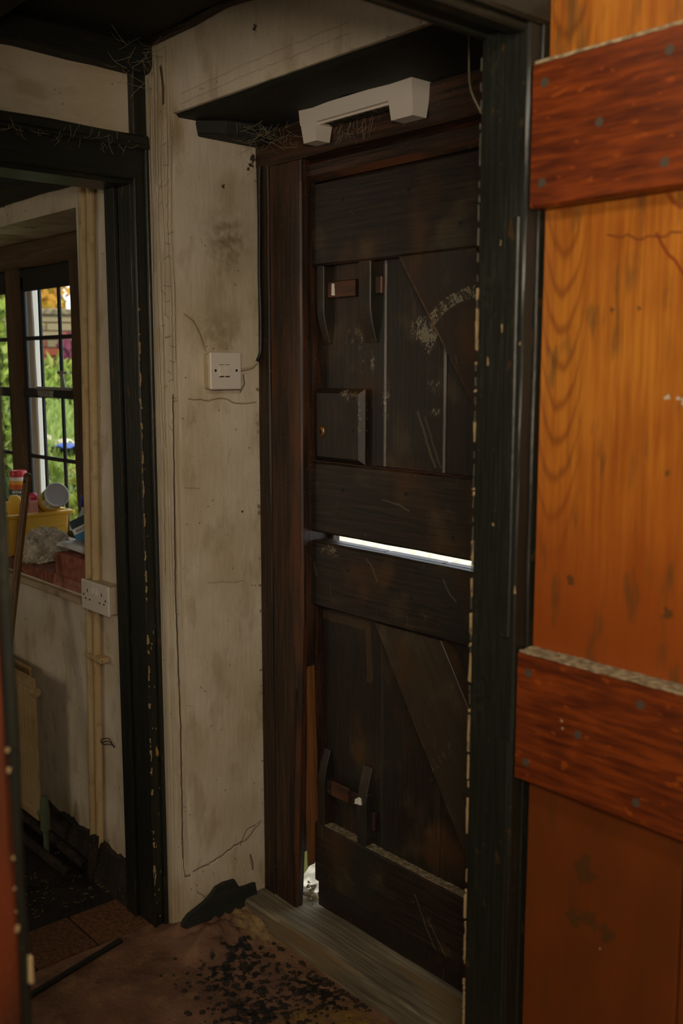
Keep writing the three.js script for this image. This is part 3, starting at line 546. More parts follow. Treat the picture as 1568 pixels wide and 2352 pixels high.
  for (const [x, y] of [[0.42, 0.93], [0.62, 0.9], [0.73, 0.9], [0.7, 0.21]]) add('nail', cyl([x, y, ZR - 0.002], [x, y, ZR + 0.001], 0.005, 0.004, 10), M.iron, lo);
  // dust lying on the ledges
  for (const [x0, y, par] of [[0.279, 1.168, up], [0.311, 0.289, lo]]) add('dust_line', rough(uvBox(new THREE.BoxGeometry(1.055 - x0, 0.002, 0.022, 60, 1, 2).translate((x0 + 1.055) / 2, y + 0.0006, (ZP + ZR) / 2 - 0.001), 'x'), 0.0012, 60), y > 1 ? M.oakGrey : M.dust, par);
}

// ---------------------------------------------------------------- post, header and the door in front
{
  const t = thing('trim_10', [1.15, 0, 0.07], 'black painted door post between the front door and the orange door, paint chipped along its edge', 'post', null, 'structure');
  add('post', bar(1.11, 1.192, 0, 1.9, 0.0, 0.124, { ch: 0.003, wob: 0.0015 }), M.black, t);
  add('rebate', bar(1.19, 1.195, 0, 1.9, 0.0, 0.099, { ch: 0.002, wob: 0.001 }), M.black, t);
  add('stop_strip', bar(1.164, 1.184, 1.0, 1.582, 0.122, 0.1275, { ch: 0.002 }), M.black, t);
  add('stop_strip', bar(1.164, 1.188, 0.02, 0.845, 0.122, 0.127, { ch: 0.002, wob: 0.001 }), M.black, t);
  const chips = []; seed = 13;
  for (let i = 0; i < 64; i++) { const y = i < 48 ? rr(0.25, 1.05) : rr(0.9, 1.5), l = 0.003 + 0.045 * Math.pow(rnd(), 2.2); chips.push(rough(rbox(1.1088, 1.1118, y, y + l, 0.1205, 0.1249, 0.001, 1), 0.0018, 160, i)); }
  for (let i = 0; i < 12; i++) { const y = rr(0.3, 1.8), x = rr(1.13, 1.19), l = rr(0.003, 0.012); chips.push(rough(rbox(x, x + rr(0.001, 0.003), y, y + l, 0.1236, 0.1248, 0.0005, 1), 0.001, 300, i)); }
  tag(add('paint_chip', merge(chips), M.chip, t), 'bare pale wood showing along the chipped edge', null, null, 'stuff');
  const ridge = []; for (let i = 0; i < 40; i++) { const y = 0.8 + i * 0.025 + rr(0, 0.01); ridge.push(rough(rbox(1.1096, 1.1112, y, y + rr(0.008, 0.025), 0.1228, 0.1246, 0.0006, 1), 0.0008, 150, i)); }
  add('worn_arris', merge(ridge), std({ color: col(0x4b483c), roughness: 0.5 }), t);
}
{
  const t = thing('trim_11', [1.15, 1.826, 0.5], 'black moulded header over the nearer doorway at the top of the picture', 'beam', null, 'structure');
  add('header', bar(1.11, 1.2, 1.828, 1.9, 0.0, 1.0, { ch: 0.004, wob: 0.002 }), M.black, t);
  add('bead', cyl([1.116, 1.829, 0.0], [1.116, 1.829, 1.0], 0.007, 0.007, 10), M.black, t);
  add('stop_strip', bar(1.16, 1.186, 1.818, 1.83, 0.124, 0.846, { ch: 0.003, wob: 0.001 }), M.black, t);
}
{
  const t = thing('trim_12', [1.15, 0, 0.88], 'dark jamb of the nearer doorway at the left edge with worn brown board', 'post', null, 'structure');
  add('post', bar(1.11, 1.19, 0, 1.9, 0.853, 0.93, { ch: 0.004, wob: 0.0015 }), M.black, t);
  add('board', uvBox(bar(1.188, 1.206, 0, 1.9, 0.871, 0.99, { ch: 0.004, wob: 0.002 }), 'y', 0.5, 0.2), std({ map: T.oak, color: col(0xffc58a), roughness: 0.5 }), t);
  const chips = []; seed = 29;
  for (let i = 0; i < 11; i++) { const y = rr(0.55, 1.05), l = rr(0.003, 0.01); chips.push(rough(rbox(1.204, 1.207, y, y + l * 0.7, 0.87, 0.873, 0.001, 1), 0.0015, 220, i)); }
  add('paint_chip', merge(chips), M.chipDark, t);
  add('strike_plate', rough(rbox(1.187, 1.192, 0.788, 0.815, 0.8508, 0.856, 0.002, 1), 0.0015, 80), M.chip, t);
}
{
  const t = thing('door_2', [1.55, 0.02, 0.1], 'varnished orange plank door with red-brown ledges standing open on the right', 'door', null, 'structure');
  const uvD = (g) => uvMap(g, (x, y) => [x, y]);
  const xs = [1.196, 1.448, 1.69, 1.93];
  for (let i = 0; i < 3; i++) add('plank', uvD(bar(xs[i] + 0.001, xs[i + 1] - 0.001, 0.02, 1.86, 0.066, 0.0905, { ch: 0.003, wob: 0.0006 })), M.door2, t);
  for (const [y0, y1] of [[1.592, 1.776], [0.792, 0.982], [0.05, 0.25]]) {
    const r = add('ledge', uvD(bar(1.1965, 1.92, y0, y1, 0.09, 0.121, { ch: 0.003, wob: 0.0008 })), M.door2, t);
    for (const x of [1.216, 1.395]) for (const y of [y0 + 0.03, y1 - 0.028]) add('plug', cyl([x, y, 0.119], [x, y, 0.1214], 0.0065, 0.006, 14), std({ color: col(0x4a3f34), roughness: 0.6 }), r);
    add('plug', cyl([1.302, (y0 + y1) / 2, 0.119], [1.302, (y0 + y1) / 2, 0.1214], 0.0065, 0.006, 14), std({ color: col(0x4a3f34), roughness: 0.6 }), r);
    if (y1 < 1.7) tag(add('dust', rough(uvBox(new THREE.BoxGeometry(0.715, 0.003, 0.031, 110, 1, 3).translate(1.557, y1 + 0.0006, 0.1064), 'x'), 0.0012, 60), M.dustPale, r), 'grey dust lying along the top of the ledge');
    else add('dust', rough(uvBox(new THREE.BoxGeometry(0.71, 0.004, 0.003, 90, 1, 1).translate(1.555, y1 - 0.001, 0.1205), 'x'), 0.0008, 80), M.dustPale, r);
  }
}

// ---------------------------------------------------------------- switch, cable, strip light
{
  const t = thing('light_switch', [0.131, 1.33, -0.11], 'square off-white two-gang light switch on the plaster reveal beside the front door', 'light switch');
  const box = add('back_box', rbox(0.129, 0.152, 1.333, 1.415, -0.15, -0.066, 0.006), M.white, t);
  const plate = add('face_plate', rbox(0.151, 0.159, 1.332, 1.417, -0.153, -0.066, 0.005, 3), M.plastic, t);
  for (const z of [-0.1125, -0.0965]) {
    const g = slab([[0.1585, 1.362], [0.1625, 1.3635], [0.1592, 1.388], [0.1585, 1.388]], 'xy', z - 0.006, z + 0.006, 0);
    const q = add('rocker', uvBox(g), M.plastic, t);
    add('gap', rbox(0.1585, 0.1593, 1.3602, 1.3625, z - 0.0065, z + 0.0065, 0.0002, 1), M.hole, q);
    add('gap', rbox(0.1585, 0.1592, 1.388, 1.3892, z - 0.0065, z + 0.0065, 0.0002, 1), M.hole, q);
  }
  for (const z of [-0.08, -0.138]) add('screw', cyl([0.1575, 1.3755, z], [0.1597, 1.3755, z], 0.003, 0.003, 12), M.hole, t);
}
tag(add('cable', merge([tube([[0.134, 1.377, -0.15], [0.135, 1.378, -0.175], [0.136, 1.384, -0.2], [0.139, 1.4, -0.214]], 0.003, 8), tube([[0.139, 1.398, -0.213], [0.147, 1.42, -0.2165], [0.149, 1.5, -0.217], [0.146, 1.6, -0.217], [0.149, 1.7, -0.2165], [0.15, 1.8, -0.217], [0.152, 1.84, -0.217]], 0.0042, 8)]), M.black), 'thin painted cable running up the door frame from the light switch', 'cable');
tag(add('cable', tube([[0.134, 1.3772, -0.152], [0.1352, 1.378, -0.175], [0.1365, 1.384, -0.2], [0.139, 1.396, -0.212]], 0.0036, 8), M.plain), 'short cream painted cable end joining the side of the light switch', 'cable');
{
  const t = thing('strip_light', [0.52, 1.86, -0.2], 'white plastic striplight fitting without its tube fixed under the black lintel', 'light fitting');
  const trap = (x0, x1, y0, y1, zt, zb, bev = 0.0025) => {                       // wider at the top than at the bottom
    const g = new THREE.BoxGeometry(x1 - x0, y1 - y0, 1, 1, 1, 1), p = g.attributes.position;
    for (let i = 0; i < p.count; i++) { const top = p.getY(i) > 0, hw = (top ? zt : zb) / 2, tx = top ? 0 : (zt - zb) / 2; p.setXYZ(i, p.getX(i) - Math.sign(p.getX(i)) * tx * 0.5 + (x0 + x1) / 2, p.getY(i) + (y0 + y1) / 2, -0.197 + Math.sign(p.getZ(i)) * hw); }
    const f = g.toNonIndexed(); f.computeVertexNormals(); return uvBox(f, 'x');
  };
  add('base_bar', trap(0.352, 0.686, 1.888, 1.9185, 0.054, 0.048), M.plastic, t);
  const l = add('lamp_holder', trap(0.355, 0.403, 1.852, 1.8885, 0.047, 0.036), M.plastic, t);
  add('lamp_holder', trap(0.62, 0.684, 1.852, 1.8885, 0.047, 0.036), M.plastic, t);
  add('socket', cyl([0.396, 1.873, -0.197], [0.401, 1.873, -0.197], 0.0135, 0.0135, 24), M.plastic, l);
  add('socket_slot', rbox(0.4, 0.4015, 1.871, 1.8725, -0.209, -0.185, 0.0003, 1), M.hole, l);
  add('tray', rbox(0.4, 0.622, 1.8835, 1.8885, -0.212, -0.182, 0.001, 1), M.plastic, t);
  tag(add('dirt', rough(uvBox(new THREE.BoxGeometry(0.2, 0.003, 0.022, 50, 1, 6).translate(0.52, 1.8832, -0.196), 'x'), 0.002, 120), M.soil, t), 'dark dirt stuck under the tray');
}
// cobwebs and straws round the lintel
{
  seed = 55; const w = [];
  const strand = (a, b, sag, r = 0.0005) => { const m = a.map((v, i) => (v + b[i]) / 2 + (i === 1 ? -sag : rr(-0.006, 0.006))); w.push(tube([a, m, b], r, 4, false, 8)); };
  for (let i = 0; i < 60; i++) { const x = rr(0.18, 0.33), z = rr(-0.22, -0.1), y = rr(1.865, 1.912); strand([x, y, z], [x + rr(-0.06, 0.06), y + rr(-0.03, 0.01), z + rr(-0.05, 0.02)], rr(0, 0.012), rr(0.0002, 0.0005)); }
  for (let i = 0; i < 22; i++) { const x = rr(0.42, 0.55), z = -0.219; strand([x, rr(1.86, 1.9), z], [x + rr(-0.02, 0.02), rr(1.84, 1.87), z + rr(-0.005, 0.01)], 0.002, 0.0004); }
  for (let i = 0; i < 30; i++) { const x = rr(0.02, 0.12), z = rr(0.01, 0.1), y = rr(1.98, 2.08); strand([x, y, z], [x + rr(-0.04, 0.08), y + rr(-0.04, 0.04), z + rr(-0.02, 0.04)], 0.004, rr(0.0003, 0.0006)); }
  for (let i = 0; i < 26; i++) { const z = rr(0.02, 0.33); strand([0.036, rr(1.86, 1.9), z], [0.036 + rr(0, 0.01), rr(1.84, 1.88), z + rr(-0.03, 0.03)], 0.004, 0.0004); }
  strand([1.108, 1.73, 0.12], [0.95, 1.9, -0.03], 0.02, 0.0012);
  tag(add('cobweb', merge(w), M.web), 'dusty cobwebs and straws hanging round the lintel and door head', 'cobwebs', null, 'stuff');
}

// ---------------------------------------------------------------- on the hall floor
{
  const pts = [[0.029, 0.066], [0.012, 0.076], [-0.027, 0.09], [-0.045, 0.1], [-0.066, 0.118], [-0.09, 0.121], [-0.122, 0.118], [-0.13, 0.106], [-0.138, 0.09], [-0.16, 0.088], [-0.183, 0.088], [-0.195, 0.03], [-0.15, 0.026], [-0.084, 0.034], [-0.009, 0.043], [0.024, 0.046], [0.034, 0.056]];
  const g = uvBox(slab(pts, 'zy', 0.131, 0.144, 0.002), 'z');
  tag(add('skirting_fragment', rough(g, 0.002, 40), M.slate), 'broken dark slate-coloured skirting piece at the foot of the plaster reveal', 'skirting');
}
tag(add('wooden_stick', (() => { const g = bar(-0.14, 0.14, 0.0, 0.011, -0.007, 0.007, { ch: 0.003, wob: 0.001 }); g.rotateY(1.8); g.translate(0.056, 0.001, 0.27); return g; })(), M.black), 'thin black wooden bead lying on the brown floor near the left jamb', 'stick');
{
  seed = 91; const d = [], e = [];
  for (let i = 0; i < 900; i++) { const c = [[0.3, 0.0, 0.09], [0.49, -0.1, 0.07], [0.48, 0.06, 0.08], [0.62, 0.03, 0.06], [0.4, -0.03, 0.2]][Math.floor(rnd() * 5)], r = Math.pow(rnd(), 3) * 0.007 + 0.0012, a = rnd() * 6.28, q = Math.sqrt(-2 * Math.log(rnd() + 1e-6)) * c[2] * 0.7, g = new THREE.IcosahedronGeometry(r, 0); const x = c[0] + Math.cos(a) * q, z = Math.max(-0.14, c[1] + Math.sin(a) * q); g.scale(1, 0.5, 1); g.translate(x, r * 0.3, z); d.push(g); }
  tag(add('dirt_crumbs', merge(d), M.soil), 'black crumbs of dirt scattered over the brown hall floor', 'dirt', null, 'stuff');
  for (let i = 0; i < 90; i++) { const l = rr(0.003, 0.012), g = new THREE.BoxGeometry(l, 0.0015, 0.002); g.rotateY(rnd() * 6); g.rotateZ(rr(-0.5, 0.5)); const z = rr(0.03, 0.25); g.translate(-0.2 - rnd() * rnd() * 0.5, rr(0.003, 0.01), Math.min(z, 0.3)); e.push(g); }
  tag(add('debris', merge(e), std({ color: col(0x6f5c3e), roughness: 1 })), 'pale chips and straw littering the dark floor under the pipes', 'debris', null, 'stuff');
}

// ---------------------------------------------------------------- the room through the left doorway
structure('trim_13', bar(-3.0, -0.1, 1.836, 1.98, 0.0, 0.12, { ch: 0.01, wob: 0.004 }), M.blackFlat, 'dark beam above the window of the next room', 'beam');
for (const [x, z] of [[-0.62, 0.12], [-1.2, 0.12]]) structure('trim_14', bar(x, x + 0.09, 1.93, CEIL, z, 3.2, { ch: 0.008, wob: 0.004 }), M.oakGrey, 'dark ceiling joist of the next room', 'beam');
{ // black damp soil banked along the wall foot
  const g = new THREE.BoxGeometry(0.95, 0.16, 0.06, 60, 12, 4); g.translate(-0.575, 0.06, 0.015);
  const p = g.attributes.position;
  for (let i = 0; i < p.count; i++) { const y = p.getY(i), x = p.getX(i), k = clamp((y + 0.02) / 0.16); if (y > 0.03) p.setY(i, y * (0.68 + 0.05 * N2(x * 9, 3) + 0.05 * N2(x * 40, 8))); p.setZ(i, p.getZ(i) - (p.getZ(i) > 0 ? k * 0.03 : 0) + 0.002 * N2(x * 60, y * 60)); }
  tag(add('baseboard_front', uvBox(g, 'x'), M.soil), 'crumbling blackened foot of the wall below the window', 'skirting', null, 'structure');
}
// window
{
  const t = thing('window_1', [-1.1, 0.775, -0.24], 'old timber window with two black iron casements looking on the garden', 'window', null, 'structure');
  const ZI = -0.2;
  add('frame_head', bar(-1.95, -0.333, 1.702, 1.783, -0.3, ZI + 0.01, { ch: 0.006, wob: 0.002 }), M.frameWood, t);
  add('frame_bottom', bar(-1.95, -0.333, 0.775, 0.83, -0.32, ZI, { ch: 0.006, wob: 0.002 }), M.frameWood, t);
  add('jamb', bar(-0.785, -0.333, 0.82, 1.71, -0.3, ZI + 0.004, { ch: 0.008, wob: 0.003 }), M.frameWood, t);
  add('mullion', bar(-1.258, -1.158, 0.82, 1.71, -0.26, ZI, { ch: 0.012, wob: 0.003 }), M.frameWood, t);
  add('outer_post', bar(-1.58, -1.5, -0.1, 1.72, -0.43, -0.38, { ch: 0.004, wob: 0.002 }), std({ map: T.oak, color: col(0xfff4e0), roughness: 0.95 }), t);
  add('outer_post', bar(-1.375, -1.325, 0.79, 1.74, -0.35, -0.305, { ch: 0.004 }), M.whiteGloss, t);
  add('jamb', bar(-1.95, -1.88, 0.82, 1.71, -0.3, ZI, { ch: 0.008 }), M.frameWood, t);
  const casement = (x0, x1, v) => {
    const c = sub('casement', t), y0 = 0.845, y1 = 1.675, z0 = -0.2225, z1 = -0.211, w = 0.024;
    add('casement_frame', merge([bar(x0, x0 + w, y0, y1, z0, z1, { ch: 0.003 }), bar(x1 - w, x1, y0, y1, z0, z1, { ch: 0.003 }), bar(x0, x1, y0, y0 + w, z0, z1, { ch: 0.003 }), bar(x0, x1, y1 - 0.045, y1 + 0.028, z0, z1, { ch: 0.003 })]), M.iron, c);
    add('meeting_rail', bar(x0, x1, 1.285, 1.316, z0, z1 + 0.004, { ch: 0.004, wob: 0.0015 }), M.iron, c);
    for (const q of v) add('glazing_bar', bar(q - 0.006, q + 0.006, y0, y1, z0 + 0.001, z1 - 0.001, { ch: 0.002 }), M.iron, c);
    for (const y of [1.478, 1.09]) add('glazing_bar', bar(x0, x1, y - 0.0065, y + 0.0065, z0 + 0.0015, z1 - 0.0015, { ch: 0.002 }), M.iron, c);
    const vs = [x0 + w, ...v, x1 - w], hs = [y0 + w, 1.09, 1.3, 1.478, y1 - 0.045];
    for (let i = 0; i < vs.length - 1; i++) for (let k = 0; k < 4; k++) { const g = new THREE.PlaneGeometry(vs[i + 1] - vs[i], hs[k + 1] - hs[k]); g.translate((vs[i] + vs[i + 1]) / 2, (hs[k] + hs[k + 1]) / 2, -0.217); add('pane', g, M.glass, c); }
    return c;
  };
  const c = casement(-1.158, -0.765, [-1.028, -0.89]);
  casement(-1.88, -1.26, [-1.72, -1.58, -1.42]);
  // fastener on the meeting rail
  add('latch', merge([rbox(-1.05, -0.8, 1.312, 1.322, -0.208, -0.2, 0.002), cyl([-0.855, 1.318, -0.203], [-0.85, 1.365, -0.196], 0.008, 0.006, 10), rbox(-0.872, -0.83, 1.363, 1.372, -0.205, -0.19, 0.003), rough(rbox(-1.03, -0.93, 1.288, 1.312, -0.208, -0.196, 0.006, 3), 0.004, 60)]), M.ironGrey, c);
}
// sill: bricks on edge and a painted nosing
{
  const t = thing('window_sill', [-1.1, 0.76, -0.1], 'window sill of red bricks above a cream painted wooden nosing', 'window sill', null, 'structure');
  add('bed', bar(-1.95, -0.347, 0.755, 0.772, -0.2, -0.004, { ch: 0 }), M.soil, t);
  const bm = [0xffffff, 0xd8c8c0, 0xc0b0a8].map((h) => std({ map: T.brick, color: col(h), roughness: 0.95 }));
  let x = -0.35, i = 0;
  while (x > -1.9) { add('brick', rough(rbox(x - 0.205, x, 0.772, 0.806 + rr(-0.002, 0.003), -0.11, -0.002, 0.003), 0.0012, 60, i), bm[i % 3], t); add('brick', rbox(x - 0.3, x - 0.09, 0.77, 0.804, -0.2, -0.113, 0.003), bm[(i + 1) % 3], t); x -= 0.211; i++; }
  add('nosing', bar(-1.9, -0.362, 0.752, 0.771, -0.002, 0.02, { ch: 0.003, wob: 0.001 }), M.white, t);
}
tag(add('loose_brick', rough(rbox(-0.53, -0.322, 0.806, 0.872, -0.098, 0.002, 0.004), 0.0015, 50), std({ map: T.brick, color: col(0xf0d8cc), roughness: 0.95 })), 'single dark red brick lying loose on the window sill beside the pipes', 'brick');
// caddy with its bottles
{
  const t = thing('cleaning_caddy', [-1.0, 0.806, -0.085], 'yellow plastic cleaning caddy full of bottles on the window sill', 'caddy');
  const x0 = -1.15, x1 = -0.862, y0 = 0.808, y1 = 0.938, z0 = -0.196, z1 = 0.03, th = 0.004, cx = -1.0, cz = -0.083;
  const taper = (g) => { const p = g.attributes.position; for (let i = 0; i < p.count; i++) { const k = 1 + 0.07 * (p.getY(i) - y0) / (y1 - y0); p.setX(i, cx + (p.getX(i) - cx) * k); p.setZ(i, cz + (p.getZ(i) - cz) * k); } g.computeVertexNormals(); return g; };
  add('tub', taper(merge([rbox(x0, x1, y0, y0 + th, z0, z1, 0.001), rbox(x0, x1, y0, y1, z1 - th, z1, 0.001), rbox(x0, x1, y0, y1, z0, z0 + th, 0.001), rbox(x0, x0 + th, y0, y1, z0, z1, 0.001), rbox(x1 - th, x1, y0, y1, z0, z1, 0.001)])), M.yellow, t);
  add('rim', taper(merge([rbox(x1 - 0.002, x1 + 0.014, y1 - 0.011, y1, z0 - 0.01, z1 + 0.01, 0.004), rbox(x0 - 0.014, x0 + 0.002, y1 - 0.011, y1, z0 - 0.01, z1 + 0.01, 0.004), rbox(x0, x1, y1 - 0.011, y1, z0 - 0.012, z0 + 0.002, 0.004), rbox(x0, x1, y1 - 0.011, y1, z1 - 0.002, z1 + 0.012, 0.004)])), M.yellow, t);
  add('panel', taper(merge([rbox(x1, x1 + 0.004, y1 - 0.05, y1 - 0.013, z0 + 0.006, z1, 0.0015), cyl([x1 - 0.001, y1 - 0.048, -0.085], [x1 + 0.0045, y1 - 0.048, -0.085], 0.022, 0.022, 24)])), M.yellow, t);
  add('divider', taper(rbox(-1.0, -0.996, y0, y1 - 0.01, z0, z1, 0.001)), M.yellow, t);
  add('handle', uvBox(slab([[-0.092, y0], [-0.092, 0.955], [-0.088, 0.975], [-0.078, 0.986], [-0.06, 0.986], [-0.05, 0.975], [-0.046, 0.955], [-0.046, y0]], 'zy', -0.955, -0.945, 0.003), 'y'), M.yellow, t);
}
function labelTex(w, h, draw) { const c = document.createElement('canvas'); c.width = w; c.height = h; draw(c.getContext('2d'), w, h); const t = new THREE.CanvasTexture(c); t.colorSpace = THREE.SRGBColorSpace; t.wrapS = THREE.RepeatWrapping; return t; }
{
  const x = -1.035, z = -0.122, y = 0.813;
  const t = thing('powder_bottle', [x, y, z], 'tall white bottle with a red cap and orange label in the yellow caddy', 'bottle');
  add('body', lathe([[0, 0], [0.027, 0], [0.0295, 0.004], [0.0295, 0.211], [0.027, 0.219], [0.025, 0.222], [0, 0.222]], [x, y, z]), M.whiteGloss, t);
  const lab = labelTex(1024, 512, (c, w, h) => {
    c.fillStyle = '#d97a22'; c.fillRect(0, 0, w, h); c.fillStyle = '#e5a53a'; c.fillRect(0, 0, w, h * 0.18); c.fillStyle = '#cf5a20'; c.fillRect(0, h * 0.22, w, h * 0.18);
    c.fillStyle = '#27506f'; c.fillRect(0, h * 0.44, w, h * 0.3); c.fillStyle = '#d8c49a'; c.fillRect(0, h * 0.74, w, h * 0.26);
    c.fillStyle = '#f2ecd8'; c.font = 'bold 105px sans-serif'; for (const s of [0.06, 0.56]) c.fillText('dlice', w * s, h * 0.64);
    for (const s of [0.33, 0.83]) { c.fillStyle = '#efe6cf'; c.fillRect(w * s, h * 0.4, w * 0.06, h * 0.5); }
  });
  const g = new THREE.CylinderGeometry(0.0299, 0.0299, 0.062, 40, 1, true); g.translate(x, y + 0.178, z);
  add('label', g, std({ map: lab, roughness: 0.5 }), t);
  const cap = lathe([[0, 0.221], [0.026, 0.221], [0.0265, 0.223], [0.0265, 0.237], [0.024, 0.241], [0, 0.241]], [x, y, z]);
  add('cap', cap, M.red, t);
}
{ // canister lying tilted, its grey base towards the room
  const A = new THREE.Vector3(-0.812, 0.994, -0.146), d = new THREE.Vector3(-1.13, -0.44, -0.16).normalize(), B = A.clone().addScaledVector(d, 0.14);
  const tilt = [A, d];
  const t = thing('canister', [B.x, B.y, B.z], 'tilted yellow and green canister showing its round grey base over the caddy rim', 'canister');
  const q = new THREE.Quaternion().setFromUnitVectors(new THREE.Vector3(0, 1, 0), d.clone().negate());
  const put = (g) => { g.applyQuaternion(q); g.translate(A.x, A.y, A.z); return g; };
  const lab = labelTex(1024, 512, (c, w, h) => {
    c.fillStyle = '#c9a53a'; c.fillRect(0, 0, w, h); c.fillStyle = '#3f7a35'; c.fillRect(0, h * 0.05, w, h * 0.2);
    c.fillStyle = '#d9d6bf'; for (const s of [0.02, 0.35, 0.68]) c.fillRect(w * s, h * 0.06, w * 0.2, h * 0.3);
    c.fillStyle = '#1d2b22'; c.font = 'bold 62px sans-serif'; for (const s of [0.03, 0.36, 0.69]) { c.fillText('EN MY', w * s, h * 0.19); c.fillText('10', w * s, h * 0.33); }
    c.fillStyle = '#2e5f2c'; c.fillRect(0, h * 0.6, w, h * 0.08);
  });
  add('body', put(new THREE.CylinderGeometry(0.036, 0.036, 0.135, 40, 1, true).translate(0, -0.069, 0)), std({ map: lab, roughness: 0.45, side: THREE.DoubleSide }), t);
  add('rim', put(new THREE.TorusGeometry(0.036, 0.0025, 10, 40).rotateX(Math.PI / 2)), M.silver, t);
  add('base', put(lathe([[0, -0.004], [0.032, -0.004], [0.034, -0.002], [0.035, 0.0]], [0, 0, 0], 40)), M.greyLid, t);
}
tag(add('wrapper', rough(rbox(-0.92, -0.89, 0.813, 0.972, -0.122, -0.094, 0.008, 4), 0.003, 60), std({ color: col(0xd49aa0), roughness: 0.7 })), 'pink and white wrapper standing in the caddy behind the canister', 'wrapper');
tag(add('spray_cap', lathe([[0, 0], [0.011, 0], [0.012, 0.01], [0.009, 0.02], [0, 0.021]], [-0.905, 0.973, -0.111], 16), M.pink), 'small bright pink cap beside the canister in the caddy', 'cap');
tag(add('plastic_cup', lathe([[0, 0], [0.013, 0], [0.019, 0.168], [0.0175, 0.168], [0.012, 0.003], [0, 0.003]], [-0.92, 0.813, -0.002]), M.bag), 'white tapered plastic cup standing at the left end of the yellow caddy', 'cup');
{
  const x = -0.612, z = -0.14, y = 0.806;
  const t = thing('plastic_bottle', [x, y, z], 'clear plastic bottle with a dark blue cap half hidden behind the pipes', 'bottle');
  add('body', lathe([[0, 0], [0.028, 0], [0.03, 0.004], [0.03, 0.115], [0.026, 0.14], [0.013, 0.164], [0.0125, 0.178]], [x, y, z]), std({ color: col(0xb4bfc4), roughness: 0.25 }), t);
  add('cap', lathe([[0, 0.205], [0.0135, 0.205], [0.015, 0.203], [0.015, 0.172], [0, 0.172]], [x, y, z]), M.blue, t);
}
// crumpled grey cloth with plaster on it
{
  const g = new THREE.IcosahedronGeometry(1, 24), p = g.attributes.position;
  for (let i = 0; i < p.count; i++) {
    let x = p.getX(i), y = p.getY(i), z = p.getZ(i);
    const r = 1 + 0.16 * N3(x * 1.7, y * 1.7, z * 1.7) + 0.12 * (1 - Math.abs(N3(x * 3 + 5, y * 3, z * 3))) + 0.06 * (1 - Math.abs(N3(x * 7, y * 7 + 3, z * 7))) - 0.1;
    y = Math.max(y * r, -0.62); p.setXYZ(i, x * r * 0.058 * (1 - 0.2 * y), y * 0.058, z * r * 0.078 * (1 - 0.15 * y));
  }
  g.rotateX(0.12); g.translate(-0.752, 0.846, -0.072); g.computeVertexNormals();
  const q = toCreasedNormals(uvBox(g, 'x'), 0.9);
  tag(add('crumpled_cloth', q, M.rag), 'crumpled grey plaster-caked cloth in front of the yellow caddy', 'cloth');
}
{
  const t = thing('sachet', [-0.552, 0.885, -0.06], 'small blue and white printed sachet sticking up behind the loose brick', 'sachet');
  const tx = labelTex(256, 256, (c, w, h) => { c.fillStyle = '#2f7fae'; c.fillRect(0, 0, w, h); c.fillStyle = '#16323f'; c.fillRect(0, 0, w, h * 0.36); c.fillStyle = '#dfe2da'; c.fillRect(0, h * 0.36, w, h * 0.26); c.fillStyle = '#2a3a44'; c.font = 'bold 46px sans-serif'; c.fillText('WASH', 40, h * 0.56); });
  const g = new RoundedBoxGeometry(0.07, 0.07, 0.008, 2, 0.003); g.rotateZ(0.45); g.rotateX(-0.15); g.rotateY(0.6); g.translate(-0.552, 0.925, -0.1);
  add('packet', g, std({ map: tx, roughness: 0.4 }), t);
}
{
  const g = new RoundedBoxGeometry(0.15, 0.018, 0.07, 10, 0.008); g.translate(-0.485, 0.887, -0.055); rough(g, 0.006, 45, 4); rough(g, 0.0025, 130, 9);
  tag(add('plastic_bag', g, M.bag), 'flat crumpled white plastic bag on the loose brick', 'bag');
}
// broom handle
{
  const t = thing('broom_handle', [-0.4, 0, 0.31], 'round wooden broom handle with a rounded worn end leaning against the window sill', 'handle');
  add('shaft', cyl([-0.40, 0, 0.31], [-0.578, 1.083, 0.05], 0.0115, 0.0105, 20), M.stick, t);
  add('end_cap', lathe([[0, 0.012], [0.006, 0.011], [0.0105, 0.005], [0.0106, 0], [0, 0]], [-0.578, 1.082, 0.05], 18), M.stick, t);
  add('hanging_hole', cyl([-0.572, 1.07, 0.0618], [-0.572, 1.0705, 0.0635], 0.0035, 0.0035, 10), M.hole, t);
}
